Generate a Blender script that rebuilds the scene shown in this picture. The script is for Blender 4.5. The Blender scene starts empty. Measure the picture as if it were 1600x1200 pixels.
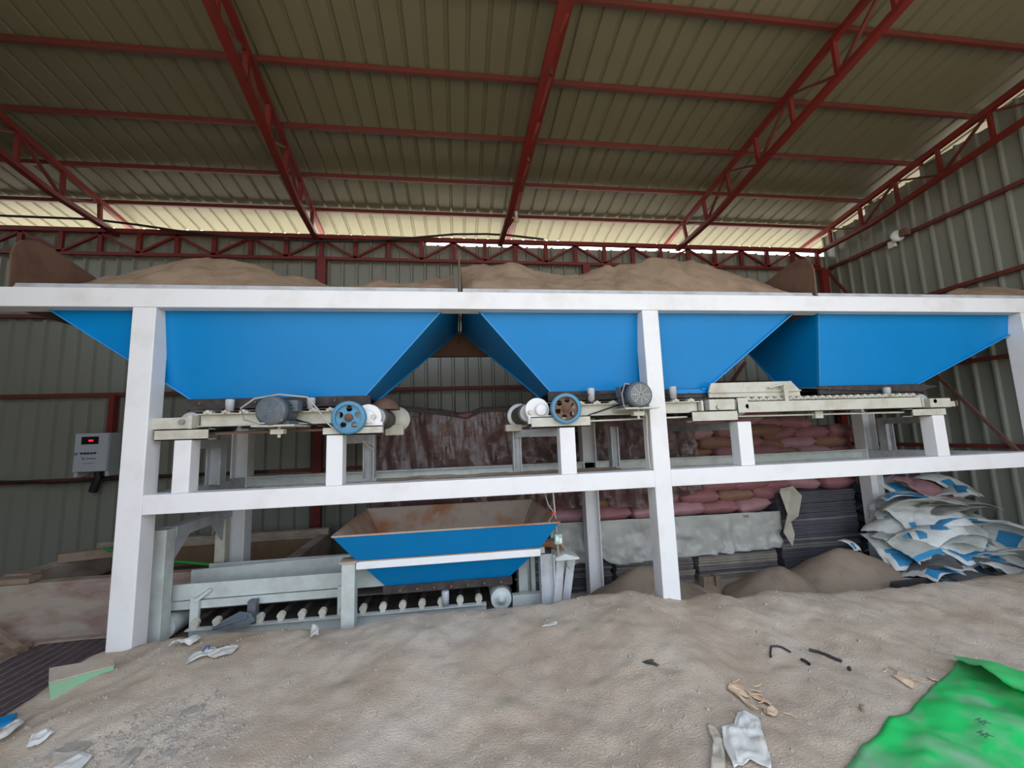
import bpy, math, random
import numpy as np
from mathutils import Vector, Matrix

random.seed(7)
RS = np.random.RandomState(11)
PI = math.pi
sc = bpy.context.scene
COL = sc.collection

# ------------------------------------------------------------------ camera
cam_d = bpy.data.cameras.new('camera')
cam_d.sensor_width = 36.0
cam_d.lens = 640.0 / 1600.0 * 36.0
cam_d.clip_start = 0.05
cam_d.clip_end = 400
cam = bpy.data.objects.new('camera', cam_d)
COL.objects.link(cam)
yaw, pitch, roll = 0.1340, 0.122, -0.0347
cy, sy, cp, sp, cr, sr = math.cos(yaw), math.sin(yaw), math.cos(pitch), math.sin(pitch), math.cos(roll), math.sin(roll)
fw = Vector((sy * cp, cy * cp, sp))
rt = Vector((cy, -sy, 0))
up = rt.cross(fw)
rt2, up2 = rt * cr + up * sr, up * cr - rt * sr
cam.matrix_world = Matrix(((rt2.x, up2.x, -fw.x, 0.0), (rt2.y, up2.y, -fw.y, -3.3), (rt2.z, up2.z, -fw.z, 1.75), (0, 0, 0, 1)))
sc.camera = cam

# ------------------------------------------------------------------ world, sun, exposure
world = bpy.data.worlds.new('sky')
sc.world = world
world.use_nodes = True
wn = world.node_tree
wn.nodes.clear()
wo = wn.nodes.new('ShaderNodeOutputWorld')
bg = wn.nodes.new('ShaderNodeBackground')
sky = wn.nodes.new('ShaderNodeTexSky')
sky.sky_type = 'NISHITA'
sky.sun_disc = False
sky.sun_elevation = math.radians(55)
sky.sun_rotation = math.radians(20)
sky.air_density = 1.0
sky.dust_density = 4.0
sky.ozone_density = 1.0
hs = wn.nodes.new('ShaderNodeHueSaturation')
hs.inputs['Saturation'].default_value = 0.42
wn.links.new(sky.outputs[0], hs.inputs['Color'])
wn.links.new(hs.outputs[0], bg.inputs[0])
bg.inputs[1].default_value = 0.55
wn.links.new(bg.outputs[0], wo.inputs[0])
sun_d = bpy.data.lights.new('sun', 'SUN')
sun_d.energy = 7.0
sun_d.angle = math.radians(1.0)
sun_d.color = (1.0, 0.96, 0.9)
sun = bpy.data.objects.new('sun', sun_d)
COL.objects.link(sun)
sd = Vector((0.30, 0.52, 0.85)).normalized()      # towards the sun: high, behind the shed
sun.rotation_euler = sd.to_track_quat('Z', 'Y').to_euler()
sc.view_settings.view_transform = 'Standard'
sc.view_settings.look = 'None'
sc.view_settings.gamma = 1.0
sc.view_settings.exposure = 0.70
sc.view_settings.use_curve_mapping = False

# ------------------------------------------------------------------ materials
def S(r, g, b):
    f = lambda c: (c / 255 / 12.92) if c / 255 <= 0.04045 else ((c / 255 + 0.055) / 1.055) ** 2.4
    return (f(r), f(g), f(b), 1.0)

def mat(name, base, dirt=None, amt=0.4, scale=6.0, rough=0.6, metal=0.0, bump=0.0, bscale=60.0, stretch=(1, 1, 1), alpha=1.0, thr=(0.45, 0.7), spec=0.5, emit=None):
    m = bpy.data.materials.new(name)
    m.use_nodes = True
    nt = m.node_tree
    N, L = nt.nodes, nt.links
    p = N['Principled BSDF']
    p.inputs['Roughness'].default_value = rough
    p.inputs['Metallic'].default_value = metal
    p.inputs['Specular IOR Level'].default_value = spec
    p.inputs['Alpha'].default_value = alpha
    p.inputs['Base Color'].default_value = base
    tc = N.new('ShaderNodeTexCoord')
    mp = N.new('ShaderNodeMapping')
    mp.inputs['Scale'].default_value = stretch
    L.new(tc.outputs['Object'], mp.inputs[0])
    if dirt is not None:
        n = N.new('ShaderNodeTexNoise')
        n.inputs['Scale'].default_value = scale
        n.inputs['Detail'].default_value = 7
        n.inputs['Roughness'].default_value = 0.62
        L.new(mp.outputs[0], n.inputs['Vector'])
        r = N.new('ShaderNodeMapRange')
        r.inputs[1].default_value, r.inputs[2].default_value = thr
        r.inputs[4].default_value = amt
        L.new(n.outputs[0], r.inputs[0])
        mx = N.new('ShaderNodeMix')
        mx.data_type = 'RGBA'
        mx.inputs[6].default_value = base
        mx.inputs[7].default_value = dirt
        L.new(r.outputs[0], mx.inputs[0])
        L.new(mx.outputs[2], p.inputs['Base Color'])
    if bump > 0:
        b = N.new('ShaderNodeTexNoise')
        b.inputs['Scale'].default_value = bscale
        b.inputs['Detail'].default_value = 6
        L.new(mp.outputs[0], b.inputs['Vector'])
        bn = N.new('ShaderNodeBump')
        bn.inputs['Strength'].default_value = bump
        bn.inputs['Distance'].default_value = 0.02 if bscale < 80 else 0.012
        L.new(b.outputs[0], bn.inputs['Height'])
        L.new(bn.outputs[0], p.inputs['Normal'])
    if emit:
        p.inputs['Emission Color'].default_value = emit
        p.inputs['Emission Strength'].default_value = 2.0
    return m

M = {}
M['white'] = mat('white_paint', S(226, 226, 226), S(176, 165, 150), 0.35, 3.0, 0.45, thr=(0.5, 0.8))
M['cream'] = mat('cream_paint', S(194, 192, 178), S(146, 130, 106), 0.6, 7.0, 0.5, thr=(0.45, 0.75))
M['palegreen'] = mat('pale_grey_paint', S(190, 198, 194), S(140, 132, 118), 0.55, 5.0, 0.5, thr=(0.45, 0.75))
M['grey_steel'] = mat('grey_steel', S(178, 182, 186), S(125, 115, 102), 0.6, 5.0, 0.5)
M['blue'] = mat('blue_paint', S(0, 124, 188), S(0, 110, 166), 0.4, 2.2, 0.36, thr=(0.45, 0.8), spec=0.28)
M['blue_edge'] = mat('blue_edge', S(20, 134, 196), S(60, 120, 150), 0.3, 9.0, 0.4)
M['blue_dull'] = mat('blue_wheel', S(70, 140, 176), S(120, 120, 112), 0.5, 20.0, 0.55)
M['rust'] = mat('rusty_plate', S(112, 84, 68), S(76, 54, 44), 0.7, 4.0, 0.8, bump=0.2)
M['rust_dust'] = mat('dusty_rusty_plate', S(168, 150, 134), S(158, 98, 58), 0.9, 2.6, 0.85, thr=(0.47, 0.64), bump=0.1)
M['red'] = mat('red_primer', S(118, 34, 28), S(84, 40, 30), 0.5, 5.0, 0.5)
M['red_brown'] = mat('dull_red_primer', S(104, 42, 34), S(80, 52, 42), 0.6, 5.0, 0.6)
M['roof'] = mat('roof_sheet_paint', S(122, 120, 98), S(112, 106, 84), 0.5, 0.6, 0.5, spec=0.3, thr=(0.35, 0.7))
M['wall'] = mat('wall_sheet_paint', S(138, 141, 132), S(120, 118, 104), 0.55, 0.5, 0.33, spec=0.5, thr=(0.35, 0.7), stretch=(1, 1, 0.3))
M['rubber'] = mat('black_rubber', S(48, 44, 44), S(96, 84, 74), 0.5, 12.0, 0.8)
M['belt'] = mat('conveyor_belt', S(82, 76, 70), S(128, 114, 98), 0.6, 6.0, 0.9)
M['motor'] = mat('motor_paint', S(84, 96, 106), S(128, 120, 110), 0.5, 16.0, 0.5)
M['dark'] = mat('dark_steel', S(45, 44, 46), S(84, 72, 62), 0.4, 10.0, 0.6)
M['bolt'] = mat('zinc', S(170, 168, 160), None, rough=0.4, metal=0.7)
M['dirt'] = mat('dirt_ground', S(202, 189, 172), S(178, 160, 140), 0.9, 1.7, 0.95, bump=0.8, bscale=110, thr=(0.38, 0.62), spec=0.1)
M['soil'] = mat('brown_soil', S(156, 140, 123), S(132, 115, 98), 0.7, 4.0, 0.95, bump=0.5, bscale=110, spec=0.1)
M['sand'] = mat('sand_heap', S(158, 136, 113), S(134, 112, 91), 0.85, 5.0, 0.95, bump=0.5, bscale=90, spec=0.1)
M['outside'] = mat('outside_ground', S(206, 200, 188), S(184, 176, 160), 0.6, 0.3, 0.95, spec=0.1)
M['dim_bounce'] = mat('dim_bounce_ground', S(138, 128, 114), S(112, 104, 92), 0.6, 0.3, 0.95, spec=0.1)  # unseen front ground, made darker to cut light bounced up into the shed
M['floor'] = mat('pit_floor', S(132, 120, 108), S(100, 90, 80), 0.7, 2.0, 0.95, bump=0.5, spec=0.1)
M['concrete'] = mat('tank_concrete', S(172, 160, 146), S(140, 106, 98), 0.8, 2.2, 0.9, bump=0.3, stretch=(1, 1, 2.6), thr=(0.42, 0.62))
M['concrete_in'] = mat('tank_inner', S(120, 98, 72), S(90, 66, 44), 0.7, 3.0, 0.8)
M['water'] = mat('tank_water', S(40, 36, 28), None, rough=0.08)
M['board'] = mat('pallet_board', S(124, 118, 114), S(78, 76, 78), 0.8, 7.0, 0.8, bump=0.3, stretch=(0.5, 0.5, 5))
M['board_l'] = mat('pallet_board_pale', S(150, 140, 126), S(96, 90, 86), 0.7, 9.0, 0.85, bump=0.3, stretch=(0.5, 0.5, 5))
M['board_d'] = mat('pallet_board_dark', S(82, 82, 88), S(58, 58, 62), 0.8, 7.0, 0.7, bump=0.3, stretch=(0.5, 0.5, 5))
M['sack'] = mat('pink_sack', S(160, 108, 112), S(136, 96, 86), 0.6, 5.0, 0.7, bump=0.35, bscale=26)
M['sack_b'] = mat('dusty_pink_sack', S(178, 134, 140), S(152, 118, 106), 0.7, 6.0, 0.7, bump=0.35, bscale=26)
M['sack_c'] = mat('brown_sack', S(142, 106, 86), S(160, 126, 110), 0.6, 6.0, 0.75, bump=0.35, bscale=26)
M['sheet_clear'] = mat('clear_dusty_sheet', S(92, 68, 62), S(122, 104, 104), 0.6, 3.0, 0.14, bump=0.8, bscale=9, alpha=0.72, stretch=(3, 1, 0.5), thr=(0.5, 0.66), spec=0.5)
M['sheet_grey'] = mat('grey_sheet', S(178, 178, 172), S(146, 142, 132), 0.6, 3.0, 0.38, bump=0.25, bscale=9)
M['sheet_tan'] = mat('tan_sheet', S(186, 178, 162), S(150, 140, 124), 0.5, 6.0, 0.5)
M['green'] = mat('green_tarp', S(34, 200, 100), S(138, 178, 148), 0.85, 2.6, 0.5, bump=0.15, bscale=14, thr=(0.46, 0.62))
M['green_foam'] = mat('green_foam', S(122, 178, 140), S(150, 150, 128), 0.6, 14.0, 0.9)
M['green_hose'] = mat('green_hose', S(40, 150, 70), None, rough=0.4)
M['mat_dark'] = mat('dark_woven_mat', S(86, 74, 78), S(112, 100, 98), 0.6, 9.0, 0.85, bump=0.4, bscale=120)
M['mat_line'] = mat('mat_stitching', S(140, 126, 122), S(100, 88, 88), 0.6, 30.0, 0.9)
M['wood'] = mat('dusty_wood', S(150, 130, 112), S(110, 92, 76), 0.6, 8.0, 0.9, stretch=(1, 6, 1))
M['stone'] = mat('grey_stone', S(166, 160, 150), S(140, 128, 116), 0.6, 9.0, 0.9, bump=0.3)
M['plastic_white'] = mat('white_plastic_scrap', S(212, 212, 206), S(176, 168, 152), 0.5, 8.0, 0.4, bump=0.2, bscale=18)
M['plastic_dark'] = mat('black_strip', S(48, 50, 56), None, rough=0.5)
M['straw'] = mat('torn_brown_paper', S(214, 188, 158), S(168, 140, 114), 0.6, 12.0, 0.8)
M['cabinet'] = mat('cabinet_grey', S(176, 184, 190), S(150, 150, 148), 0.3, 4.0, 0.45)
M['screen'] = mat('display_window', S(30, 26, 34), None, rough=0.2)
M['led'] = mat('red_digits', S(200, 20, 30), None, rough=0.5, emit=S(235, 30, 40))
M['ink'] = mat('dark_print', S(44, 46, 62), None, rough=0.7)
M['ink_blue'] = mat('blue_ink', S(52, 84, 170), None, rough=0.7)
M['cable'] = mat('black_cable', S(30, 28, 32), None, rough=0.6)
M['cable_w'] = mat('pale_cable', S(170, 166, 158), None, rough=0.6)
M['bulb'] = mat('bulb_glass', S(214, 200, 170), None, rough=0.25)
M['lamp'] = mat('lamp_white', S(222, 224, 222), None, rough=0.4)
M['tag_red'] = mat('red_tag', S(200, 50, 50), None, rough=0.6)
M['switch'] = mat('switch_green', S(140, 176, 160), S(190, 190, 180), 0.5, 30.0, 0.5)

def bag_mat(name, base, dirt, blue, bands, seed):
    m = mat(name, base, dirt, 0.6, 5.0, 0.55, bump=0.35, bscale=16)
    nt = m.node_tree
    N, L = nt.nodes, nt.links
    p = N['Principled BSDF']
    src = p.inputs['Base Color'].links[0].from_socket
    tc = N.new('ShaderNodeTexCoord')
    sep = N.new('ShaderNodeSeparateXYZ')
    L.new(tc.outputs['Generated'], sep.inputs[0])
    cur = src
    for (x0, x1, y0, y1) in bands:
        f = None
        for ax, lo, hi in ((0, x0, x1), (1, y0, y1)):
            for v, op in ((lo, 'GREATER_THAN'), (hi, 'LESS_THAN')):
                q = N.new('ShaderNodeMath')
                q.operation = op
                q.inputs[1].default_value = v
                L.new(sep.outputs[ax], q.inputs[0])
                if f is None:
                    f = q
                else:
                    w = N.new('ShaderNodeMath')
                    w.operation = 'MULTIPLY'
                    L.new(f.outputs[0], w.inputs[0])
                    L.new(q.outputs[0], w.inputs[1])
                    f = w
        mx = N.new('ShaderNodeMix')
        mx.data_type = 'RGBA'
        mx.inputs[7].default_value = blue
        L.new(f.outputs[0], mx.inputs[0])
        L.new(cur, mx.inputs[6])
        cur = mx.outputs[2]
    L.new(cur, p.inputs['Base Color'])
    return m

BLUE1 = S(58, 142, 190)
M['bagA'] = bag_mat('white_bag_blue_panel', S(214, 216, 212), S(166, 164, 152), BLUE1, [(0.08, 0.32, 0.08, 0.42), (0.42, 0.95, 0.82, 0.97)], 1)
M['bagB'] = bag_mat('grey_bag_blue_stripe', S(186, 188, 180), S(116, 112, 104), BLUE1, [(0.0, 1.0, 0.1, 0.2)], 2)
M['bagC'] = bag_mat('dirty_bag', S(150, 150, 142), S(74, 72, 70), S(60, 112, 146), [(0.6, 0.9, 0.3, 0.7)], 3)
M['bagD'] = bag_mat('dark_bag', S(92, 94, 94), S(44, 46, 50), S(50, 92, 120), [(0.1, 0.3, 0.5, 0.9)], 4)

# ------------------------------------------------------------------ mesh helpers
class MB:
    def __init__(self):
        self.v, self.f, self.s = [], [], []
    def add(self, vs, fs, smooth=False):
        o = len(self.v)
        self.v += [tuple(map(float, q)) for q in vs]
        self.f += [tuple(i + o for i in q) for q in fs]
        self.s += [smooth] * len(fs)
        return self
    def box(self, x0, x1, y0, y1, z0, z1):
        return self.add([(x0, y0, z0), (x1, y0, z0), (x1, y1, z0), (x0, y1, z0), (x0, y0, z1), (x1, y0, z1), (x1, y1, z1), (x0, y1, z1)],
                        [(0, 3, 2, 1), (4, 5, 6, 7), (0, 1, 5, 4), (1, 2, 6, 5), (2, 3, 7, 6), (3, 0, 4, 7)])
    def bar(self, p, q, w, h=None, upv=(0, 0, 1)):
        p, q = Vector(p), Vector(q)
        h = w if h is None else h
        d = (q - p).normalized()
        u = Vector(upv)
        a = d.cross(u)
        if a.length < 1e-4:
            a = d.cross(Vector((1, 0, 0)))
        a.normalize()
        b = a.cross(d).normalized()
        a, b = a * w / 2, b * h / 2
        vs = [p - a - b, p + a - b, p + a + b, p - a + b, q - a - b, q + a - b, q + a + b, q - a + b]
        return self.add(vs, [(0, 1, 2, 3), (7, 6, 5, 4), (0, 4, 5, 1), (1, 5, 6, 2), (2, 6, 7, 3), (3, 7, 4, 0)])
    def cyl(self, p, q, r, n=20, r2=None, caps=True):
        p, q = Vector(p), Vector(q)
        r2 = r if r2 is None else r2
        d = (q - p).normalized()
        a = d.orthogonal().normalized()
        b = d.cross(a)
        vs = [p + (a * math.cos(2 * PI * i / n) + b * math.sin(2 * PI * i / n)) * r for i in range(n)]
        vs += [q + (a * math.cos(2 * PI * i / n) + b * math.sin(2 * PI * i / n)) * r2 for i in range(n)]
        self.add(vs, [(i, (i + 1) % n, n + (i + 1) % n, n + i) for i in range(n)], True)
        if caps:
            self.add(vs[:n], [tuple(range(n))[::-1]])
            self.add(vs[n:], [tuple(range(n))])
        return self
    def lathe(self, c, axis, prof, n=28):
        c, d = Vector(c), Vector(axis).normalized()
        a = d.orthogonal().normalized()
        b = d.cross(a)
        vs, fs = [], []
        for (t, r) in prof:
            vs += [c + d * t + (a * math.cos(2 * PI * i / n) + b * math.sin(2 * PI * i / n)) * r for i in range(n)]
        for k in range(len(prof) - 1):
            fs += [(k * n + i, k * n + (i + 1) % n, (k + 1) * n + (i + 1) % n, (k + 1) * n + i) for i in range(n)]
        return self.add(vs, fs, True)
    def prism(self, poly, axis, a0, a1):
        n = len(poly)
        def pt(u, v, a):
            return (a, u, v) if axis == 0 else ((u, a, v) if axis == 1 else (u, v, a))
        vs = [pt(u, v, a0) for u, v in poly] + [pt(u, v, a1) for u, v in poly]
        return self.add(vs, [tuple(range(n)), tuple(range(2 * n - 1, n - 1, -1))] + [(i, n + i, n + (i + 1) % n, (i + 1) % n) for i in range(n)])
    def tube(self, pts, r, n=8):
        pts = [Vector(p) for p in pts]
        vs, fs = [], []
        for k, p in enumerate(pts):
            d = (pts[min(k + 1, len(pts) - 1)] - pts[max(k - 1, 0)]).normalized()
            a = d.cross(Vector((0.13, 0.21, 0.97)))
            if a.length < 0.05:
                a = d.cross(Vector((1, 0, 0)))
            a.normalize()
            b = d.cross(a)
            vs += [p + (a * math.cos(2 * PI * i / n) + b * math.sin(2 * PI * i / n)) * r for i in range(n)]
        for k in range(len(pts) - 1):
            fs += [(k * n + i, k * n + (i + 1) % n, (k + 1) * n + (i + 1) % n, (k + 1) * n + i) for i in range(n)]
        return self.add(vs, fs, True)
    def grid(self, P, smooth=True):
        ny, nx = P.shape[:2]
        vs = P.reshape(-1, 3)
        fs = [(j * nx + i, j * nx + i + 1, (j + 1) * nx + i + 1, (j + 1) * nx + i) for j in range(ny - 1) for i in range(nx - 1)]
        return self.add(vs, fs, smooth)
    def mesh(self, name, m):
        me = bpy.data.meshes.new(name)
        me.from_pydata(self.v, [], self.f)
        me.polygons.foreach_set('use_smooth', self.s)
        me.update()
        for mm in (m if isinstance(m, (list, tuple)) else [m]):
            me.materials.append(mm)
        return me

def fix(me):
    import bmesh
    b = bmesh.new()
    b.from_mesh(me)
    bmesh.ops.recalc_face_normals(b, faces=b.faces)
    b.to_mesh(me)
    b.free()

def obj(name, mb, m, parent=None, bevel=0, solid=0, recalc=True):
    me = mb.mesh(name, m) if isinstance(mb, MB) else mb
    if recalc and isinstance(mb, MB):
        fix(me)
    o = bpy.data.objects.new(name, me)
    COL.objects.link(o)
    if parent is not None:
        o.parent = parent
        o.location = -parent.location if parent.get('at_base') else (0, 0, 0)
    if bevel:
        b = o.modifiers.new('bevel', 'BEVEL')
        b.width, b.segments, b.limit_method = bevel, 2, 'ANGLE'
    if solid:
        s = o.modifiers.new('solid', 'SOLIDIFY')
        s.thickness, s.offset = solid, 0
    return o

def part(name, mb, m, thing_, **k):
    """mesh in world coordinates, put under a thing whose origin sits at its base (or under such a part)"""
    o = obj(name, mb, m, None, **k)
    o.parent = thing_
    p = thing_
    off = Vector((0, 0, 0))
    while p is not None:
        off += Vector(p.location)
        p = p.parent
    o.location = -off
    return o

def tag(o, label, cat, group=None, kind=None):
    o['label'], o['category'] = label, cat
    if group:
        o['group'] = group
    if kind:
        o['kind'] = kind
    return o

def thing(name, label, cat, loc=(0, 0, 0), group=None):
    o = bpy.data.objects.new(name, None)
    o.empty_display_size = 0.1
    COL.objects.link(o)
    o.location = loc
    return tag(o, label, cat, group)

def struct(name, mb=None, m=None, **k):
    if mb is None:
        o = bpy.data.objects.new(name, None)
        COL.objects.link(o)
    else:
        o = obj(name, mb, m, **k)
    o['kind'] = 'structure'
    return o

def copy_of(o, parent=None):
    c = o.copy()
    COL.objects.link(c)
    if parent is not None:
        c.parent = parent
    return c

# value noise
_T = RS.rand(256, 256)
def vnoise(x, y):
    xi, yi = np.floor(x).astype(int), np.floor(y).astype(int)
    fx, fy = x - xi, y - yi
    fx, fy = fx * fx * (3 - 2 * fx), fy * fy * (3 - 2 * fy)
    g = lambda a, b: _T[a % 256, b % 256]
    return (g(xi, yi) * (1 - fx) + g(xi + 1, yi) * fx) * (1 - fy) + (g(xi, yi + 1) * (1 - fx) + g(xi + 1, yi + 1) * fx) * fy
def fbm(x, y, o=4):
    s, a, t = 0, 1.0, 0
    for k in range(o):
        s = s + a * (vnoise(x * 2 ** k + 17 * k, y * 2 ** k + 31 * k) - 0.5)
        t += a
        a *= 0.5
    return s / t
def sstep(a, b, x):
    t = np.clip((x - a) / (b - a), 0, 1)
    return t * t * (3 - 2 * t)

# ------------------------------------------------------------------ ground
def ground_z(x, y):
    x, y = np.asarray(x, float), np.asarray(y, float)
    crest = np.interp(x, [-3, -2.3, -1.8, -1.4, -0.8, -0.4, 0.3, 0.7, 1.1, 1.4, 1.62, 1.85, 2.1, 2.3, 2.6, 3.2, 3.9, 4.6, 5.3, 7],
                      [.34, .385, .435, .425, .385, .43, .42, .42, .465, .45, .375, .345, .375, .32, .345, .28, .275, .28, .31, .36])
    front = crest - 0.10 * sstep(0.0, -1.2, y) - 0.02 * sstep(-1.0, -3.0, y)
    back = np.where(x > 1.2, -0.1, -0.1) + 0 * x
    left = 0.07
    yc = 0.02 + 0.10 * fbm(x * 2.2, x * 0 + 3.3, 3)
    k = sstep(yc, yc + 0.62, y)
    z = front * (1 - k) + back * k
    xe = -2.42 + 0.06 * fbm(y * 3, y * 0 + 9.1, 3)
    kl = sstep(xe, xe - 0.42, x)
    z = z * (1 - kl) + np.where(k > 0.5, np.maximum(z, -0.1) * 0 + left, left) * kl
    rough = 0.06 * fbm(x * 1.7, y * 1.7, 3) + 0.03 * fbm(x * 6, y * 6, 3) + 0.016 * fbm(x * 19, y * 19, 2) + 0.03 * np.clip(fbm(x * 4 + 40, y * 4, 3) - 0.12, 0, 1) * 2
    return z + rough * (1 - 0.7 * kl) * (1 - 0.5 * k)

def gz(x, y):
    return float(ground_z(np.array([x]), np.array([y]))[0])

xs = np.concatenate([np.arange(-7, -3, 0.12), np.arange(-3, 5.6, 0.026), np.arange(5.6, 6.58, 0.08)])
ys = np.concatenate([np.arange(-4.6, -2.2, 0.12), np.arange(-2.2, 1.2, 0.026), np.arange(1.2, 2.96, 0.16)])
X, Y = np.meshgrid(xs, ys)
floor = struct('floor', MB().grid(np.dstack([X, Y, ground_z(X, Y)])), M['dirt'], recalc=False)
struct('ground', MB().box(-60, 60, 2.99, 60, -0.5, -0.3), M['outside'])
struct('ground', MB().box(-60, 60, -60, 2.99, -0.5, -0.3), M['dim_bounce'])

# small gravel, loose on the ground: nobody could count it
mbp = MB()
for k in range(2600):
    x, y = random.uniform(-2.3, 3.4), random.uniform(-2.0, 0.05)
    r = random.choice([0.003, 0.004, 0.005, 0.007, 0.010]) * random.uniform(0.7, 1.4)
    z = gz(x, y)
    a = random.uniform(0, PI)
    c, s = math.cos(a) * r, math.sin(a) * r
    mbp.add([(x + c, y + s, z), (x - s, y + c, z), (x - c, y - s, z), (x + s, y - c, z), (x, y, z + r * 0.9), (x, y, z - r)],
            [(0, 1, 4), (1, 2, 4), (2, 3, 4), (3, 0, 4), (1, 0, 5), (2, 1, 5), (3, 2, 5), (0, 3, 5)])
for k in range(700):
    a, q = random.uniform(0, 2 * PI), random.random() ** 0.6
    x, y = -1.42 + 0.33 * q * math.cos(a), -0.88 + 0.27 * q * math.sin(a)
    rr_ = random.uniform(0.004, 0.014)
    z = gz(x, y)
    t = random.uniform(0, PI)
    c, s_ = math.cos(t) * rr_, math.sin(t) * rr_ * 0.7
    h = rr_ * random.uniform(0.25, 0.6)
    mbp.add([(x + c, y + s_, z - .002), (x - s_, y + c, z - .002), (x - c, y - s_, z - .002), (x + s_, y - c, z - .002), (x + c * .6, y + s_ * .6, z + h), (x - s_ * .6, y + c * .6, z + h), (x - c * .6, y - s_ * .6, z + h), (x + s_ * .6, y - c * .6, z + h)],
            [(4, 5, 6, 7), (0, 1, 5, 4), (1, 2, 6, 5), (2, 3, 7, 6), (3, 0, 4, 7)])
tag(obj('gravel', mbp, M['stone']), 'small pale gravel scattered over the dirt ground', 'gravel', kind='stuff')

# ------------------------------------------------------------------ corrugated sheets
PITCH = 0.205
def sheet_profile(n=4, h=0.038):
    pr = []
    for k in range(n):
        x = k * PITCH
        pr += [(x, 0), (x + 0.152, 0), (x + 0.164, h), (x + 0.186, h), (x + 0.2045, 0)]
    return pr
def sheet(p0, e1, e2, nrm, L, h=0.038):
    """sheet from p0, profile along e1, length L along e2, ribs raised along nrm"""
    p0, e1, e2, nrm = Vector(p0), Vector(e1), Vector(e2), Vector(nrm)
    pr = sheet_profile(4, h)
    mb = MB()
    vs = [p0 + e1 * x + nrm * z for x, z in pr] + [p0 + e1 * x + nrm * z + e2 * L for x, z in pr]
    n = len(pr)
    mb.add(vs, [(i, i + 1, n + i + 1, n + i) for i in range(n - 1)])
    return mb

SL = 0.155
def roof_z(y):
    return 5.08 + SL * (2.6 - y)

wall_back = struct('wall_back')
x = -8.6
while x < 6.55:
    top = (4.82 if x < -0.9 else 4.745) + random.uniform(-0.012, 0.018)
    part('wall_sheet', sheet((x, 2.96, -0.3), (1, 0, 0), (0, 0, 1), (0, -1, 0), top + 0.3), M['wall'], wall_back, recalc=False, solid=0.002)
    x += 4 * PITCH - 0.004
for z in (1.35, 2.47, 3.56):
    part('girt', MB().box(-8.6, 6.5, 2.87, 2.92, z - 0.025, z + 0.025), M['red_brown'], wall_back)
for x0, w, za, zb in ((-4.58, 0.07, 1.4, 2.45), (-1.96, 0.12, -0.2, 4.43), (2.10, 0.12, -0.2, 4.43), (6.42, 0.12, -0.2, 4.43)):
    part('column', MB().box(x0 - w / 2, x0 + w / 2, 2.80, 2.88, za, zb), M['red'], wall_back)
part('brace', MB().bar((4.74, 2.84, 2.80), (4.15, 2.84, 2.1), 0.04), M['red_brown'], wall_back)

wall_right = struct('wall_right')
y = 2.96 - 4 * PITCH
while y > -3.6:
    zt = roof_z(y + 0.41) + 0.03
    part('wall_sheet', sheet((6.62, y, -0.3), (0, 1, 0), (0, 0, 1), (-1, 0, 0), zt + 0.3 - random.uniform(0.0, 0.04)), M['wall'], wall_right, recalc=False, solid=0.002)
    y -= 4 * PITCH - 0.004
for z in (1.40, 2.48, 3.48, 4.46):
    part('girt', MB().box(6.53, 6.58, -3.4, 2.85, z - 0.025, z + 0.025), M['red_brown'], wall_right)
part('brace', MB().bar((6.5, 2.84, 4.42), (6.5, 2.3, 3.5), 0.035), M['red_brown'], wall_right)
part('brace', MB().bar((6.5, 1.70, 2.72), (6.5, 0.72, 1.30), 0.035), M['rust'], wall_right)

light_block_left = struct('light_block_left', MB().box(-8.75, -8.65, -4.6, 3.0, -0.3, 5.0), M['wall'])  # unseen, added to shut out light from the open left side
light_block_front = struct('light_block_front', MB().box(-8.65, -3.3, -3.45, -3.35, -0.3, 5.9), M['wall'])  # unseen, added beside the camera to block daylight from the front left
ceiling = struct('ceiling')
x = -8.8
ln = 6.35 * math.sqrt(1 + SL * SL)
d2 = Vector((0, -1, SL)).normalized()
nn = Vector((0, SL, 1)).normalized()
rs_proto = None
while x < 6.9:
    off = random.uniform(0, 0.03)
    if rs_proto is None:
        rs_proto = part('roof_sheet', sheet((0, 3.34, roof_z(3.34) + 0.11), (1, 0, 0), d2, nn, ln, 0.022), M['roof'], ceiling, recalc=False, solid=0.002)
        o = rs_proto
    else:
        o = copy_of(rs_proto)
    o.location = (x, off, -off * SL)
    x += 4 * PITCH - 0.003
for y in (2.69, 2.02, 1.28, 0.55, -0.21, -0.96, -1.71, -2.46, -2.92):
    z = roof_z(y) + 0.062
    part('purlin', MB().box(-8.7, 6.6, y - 0.019, y + 0.019, z - 0.024, z + 0.03), M['red_brown'], ceiling)

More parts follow.
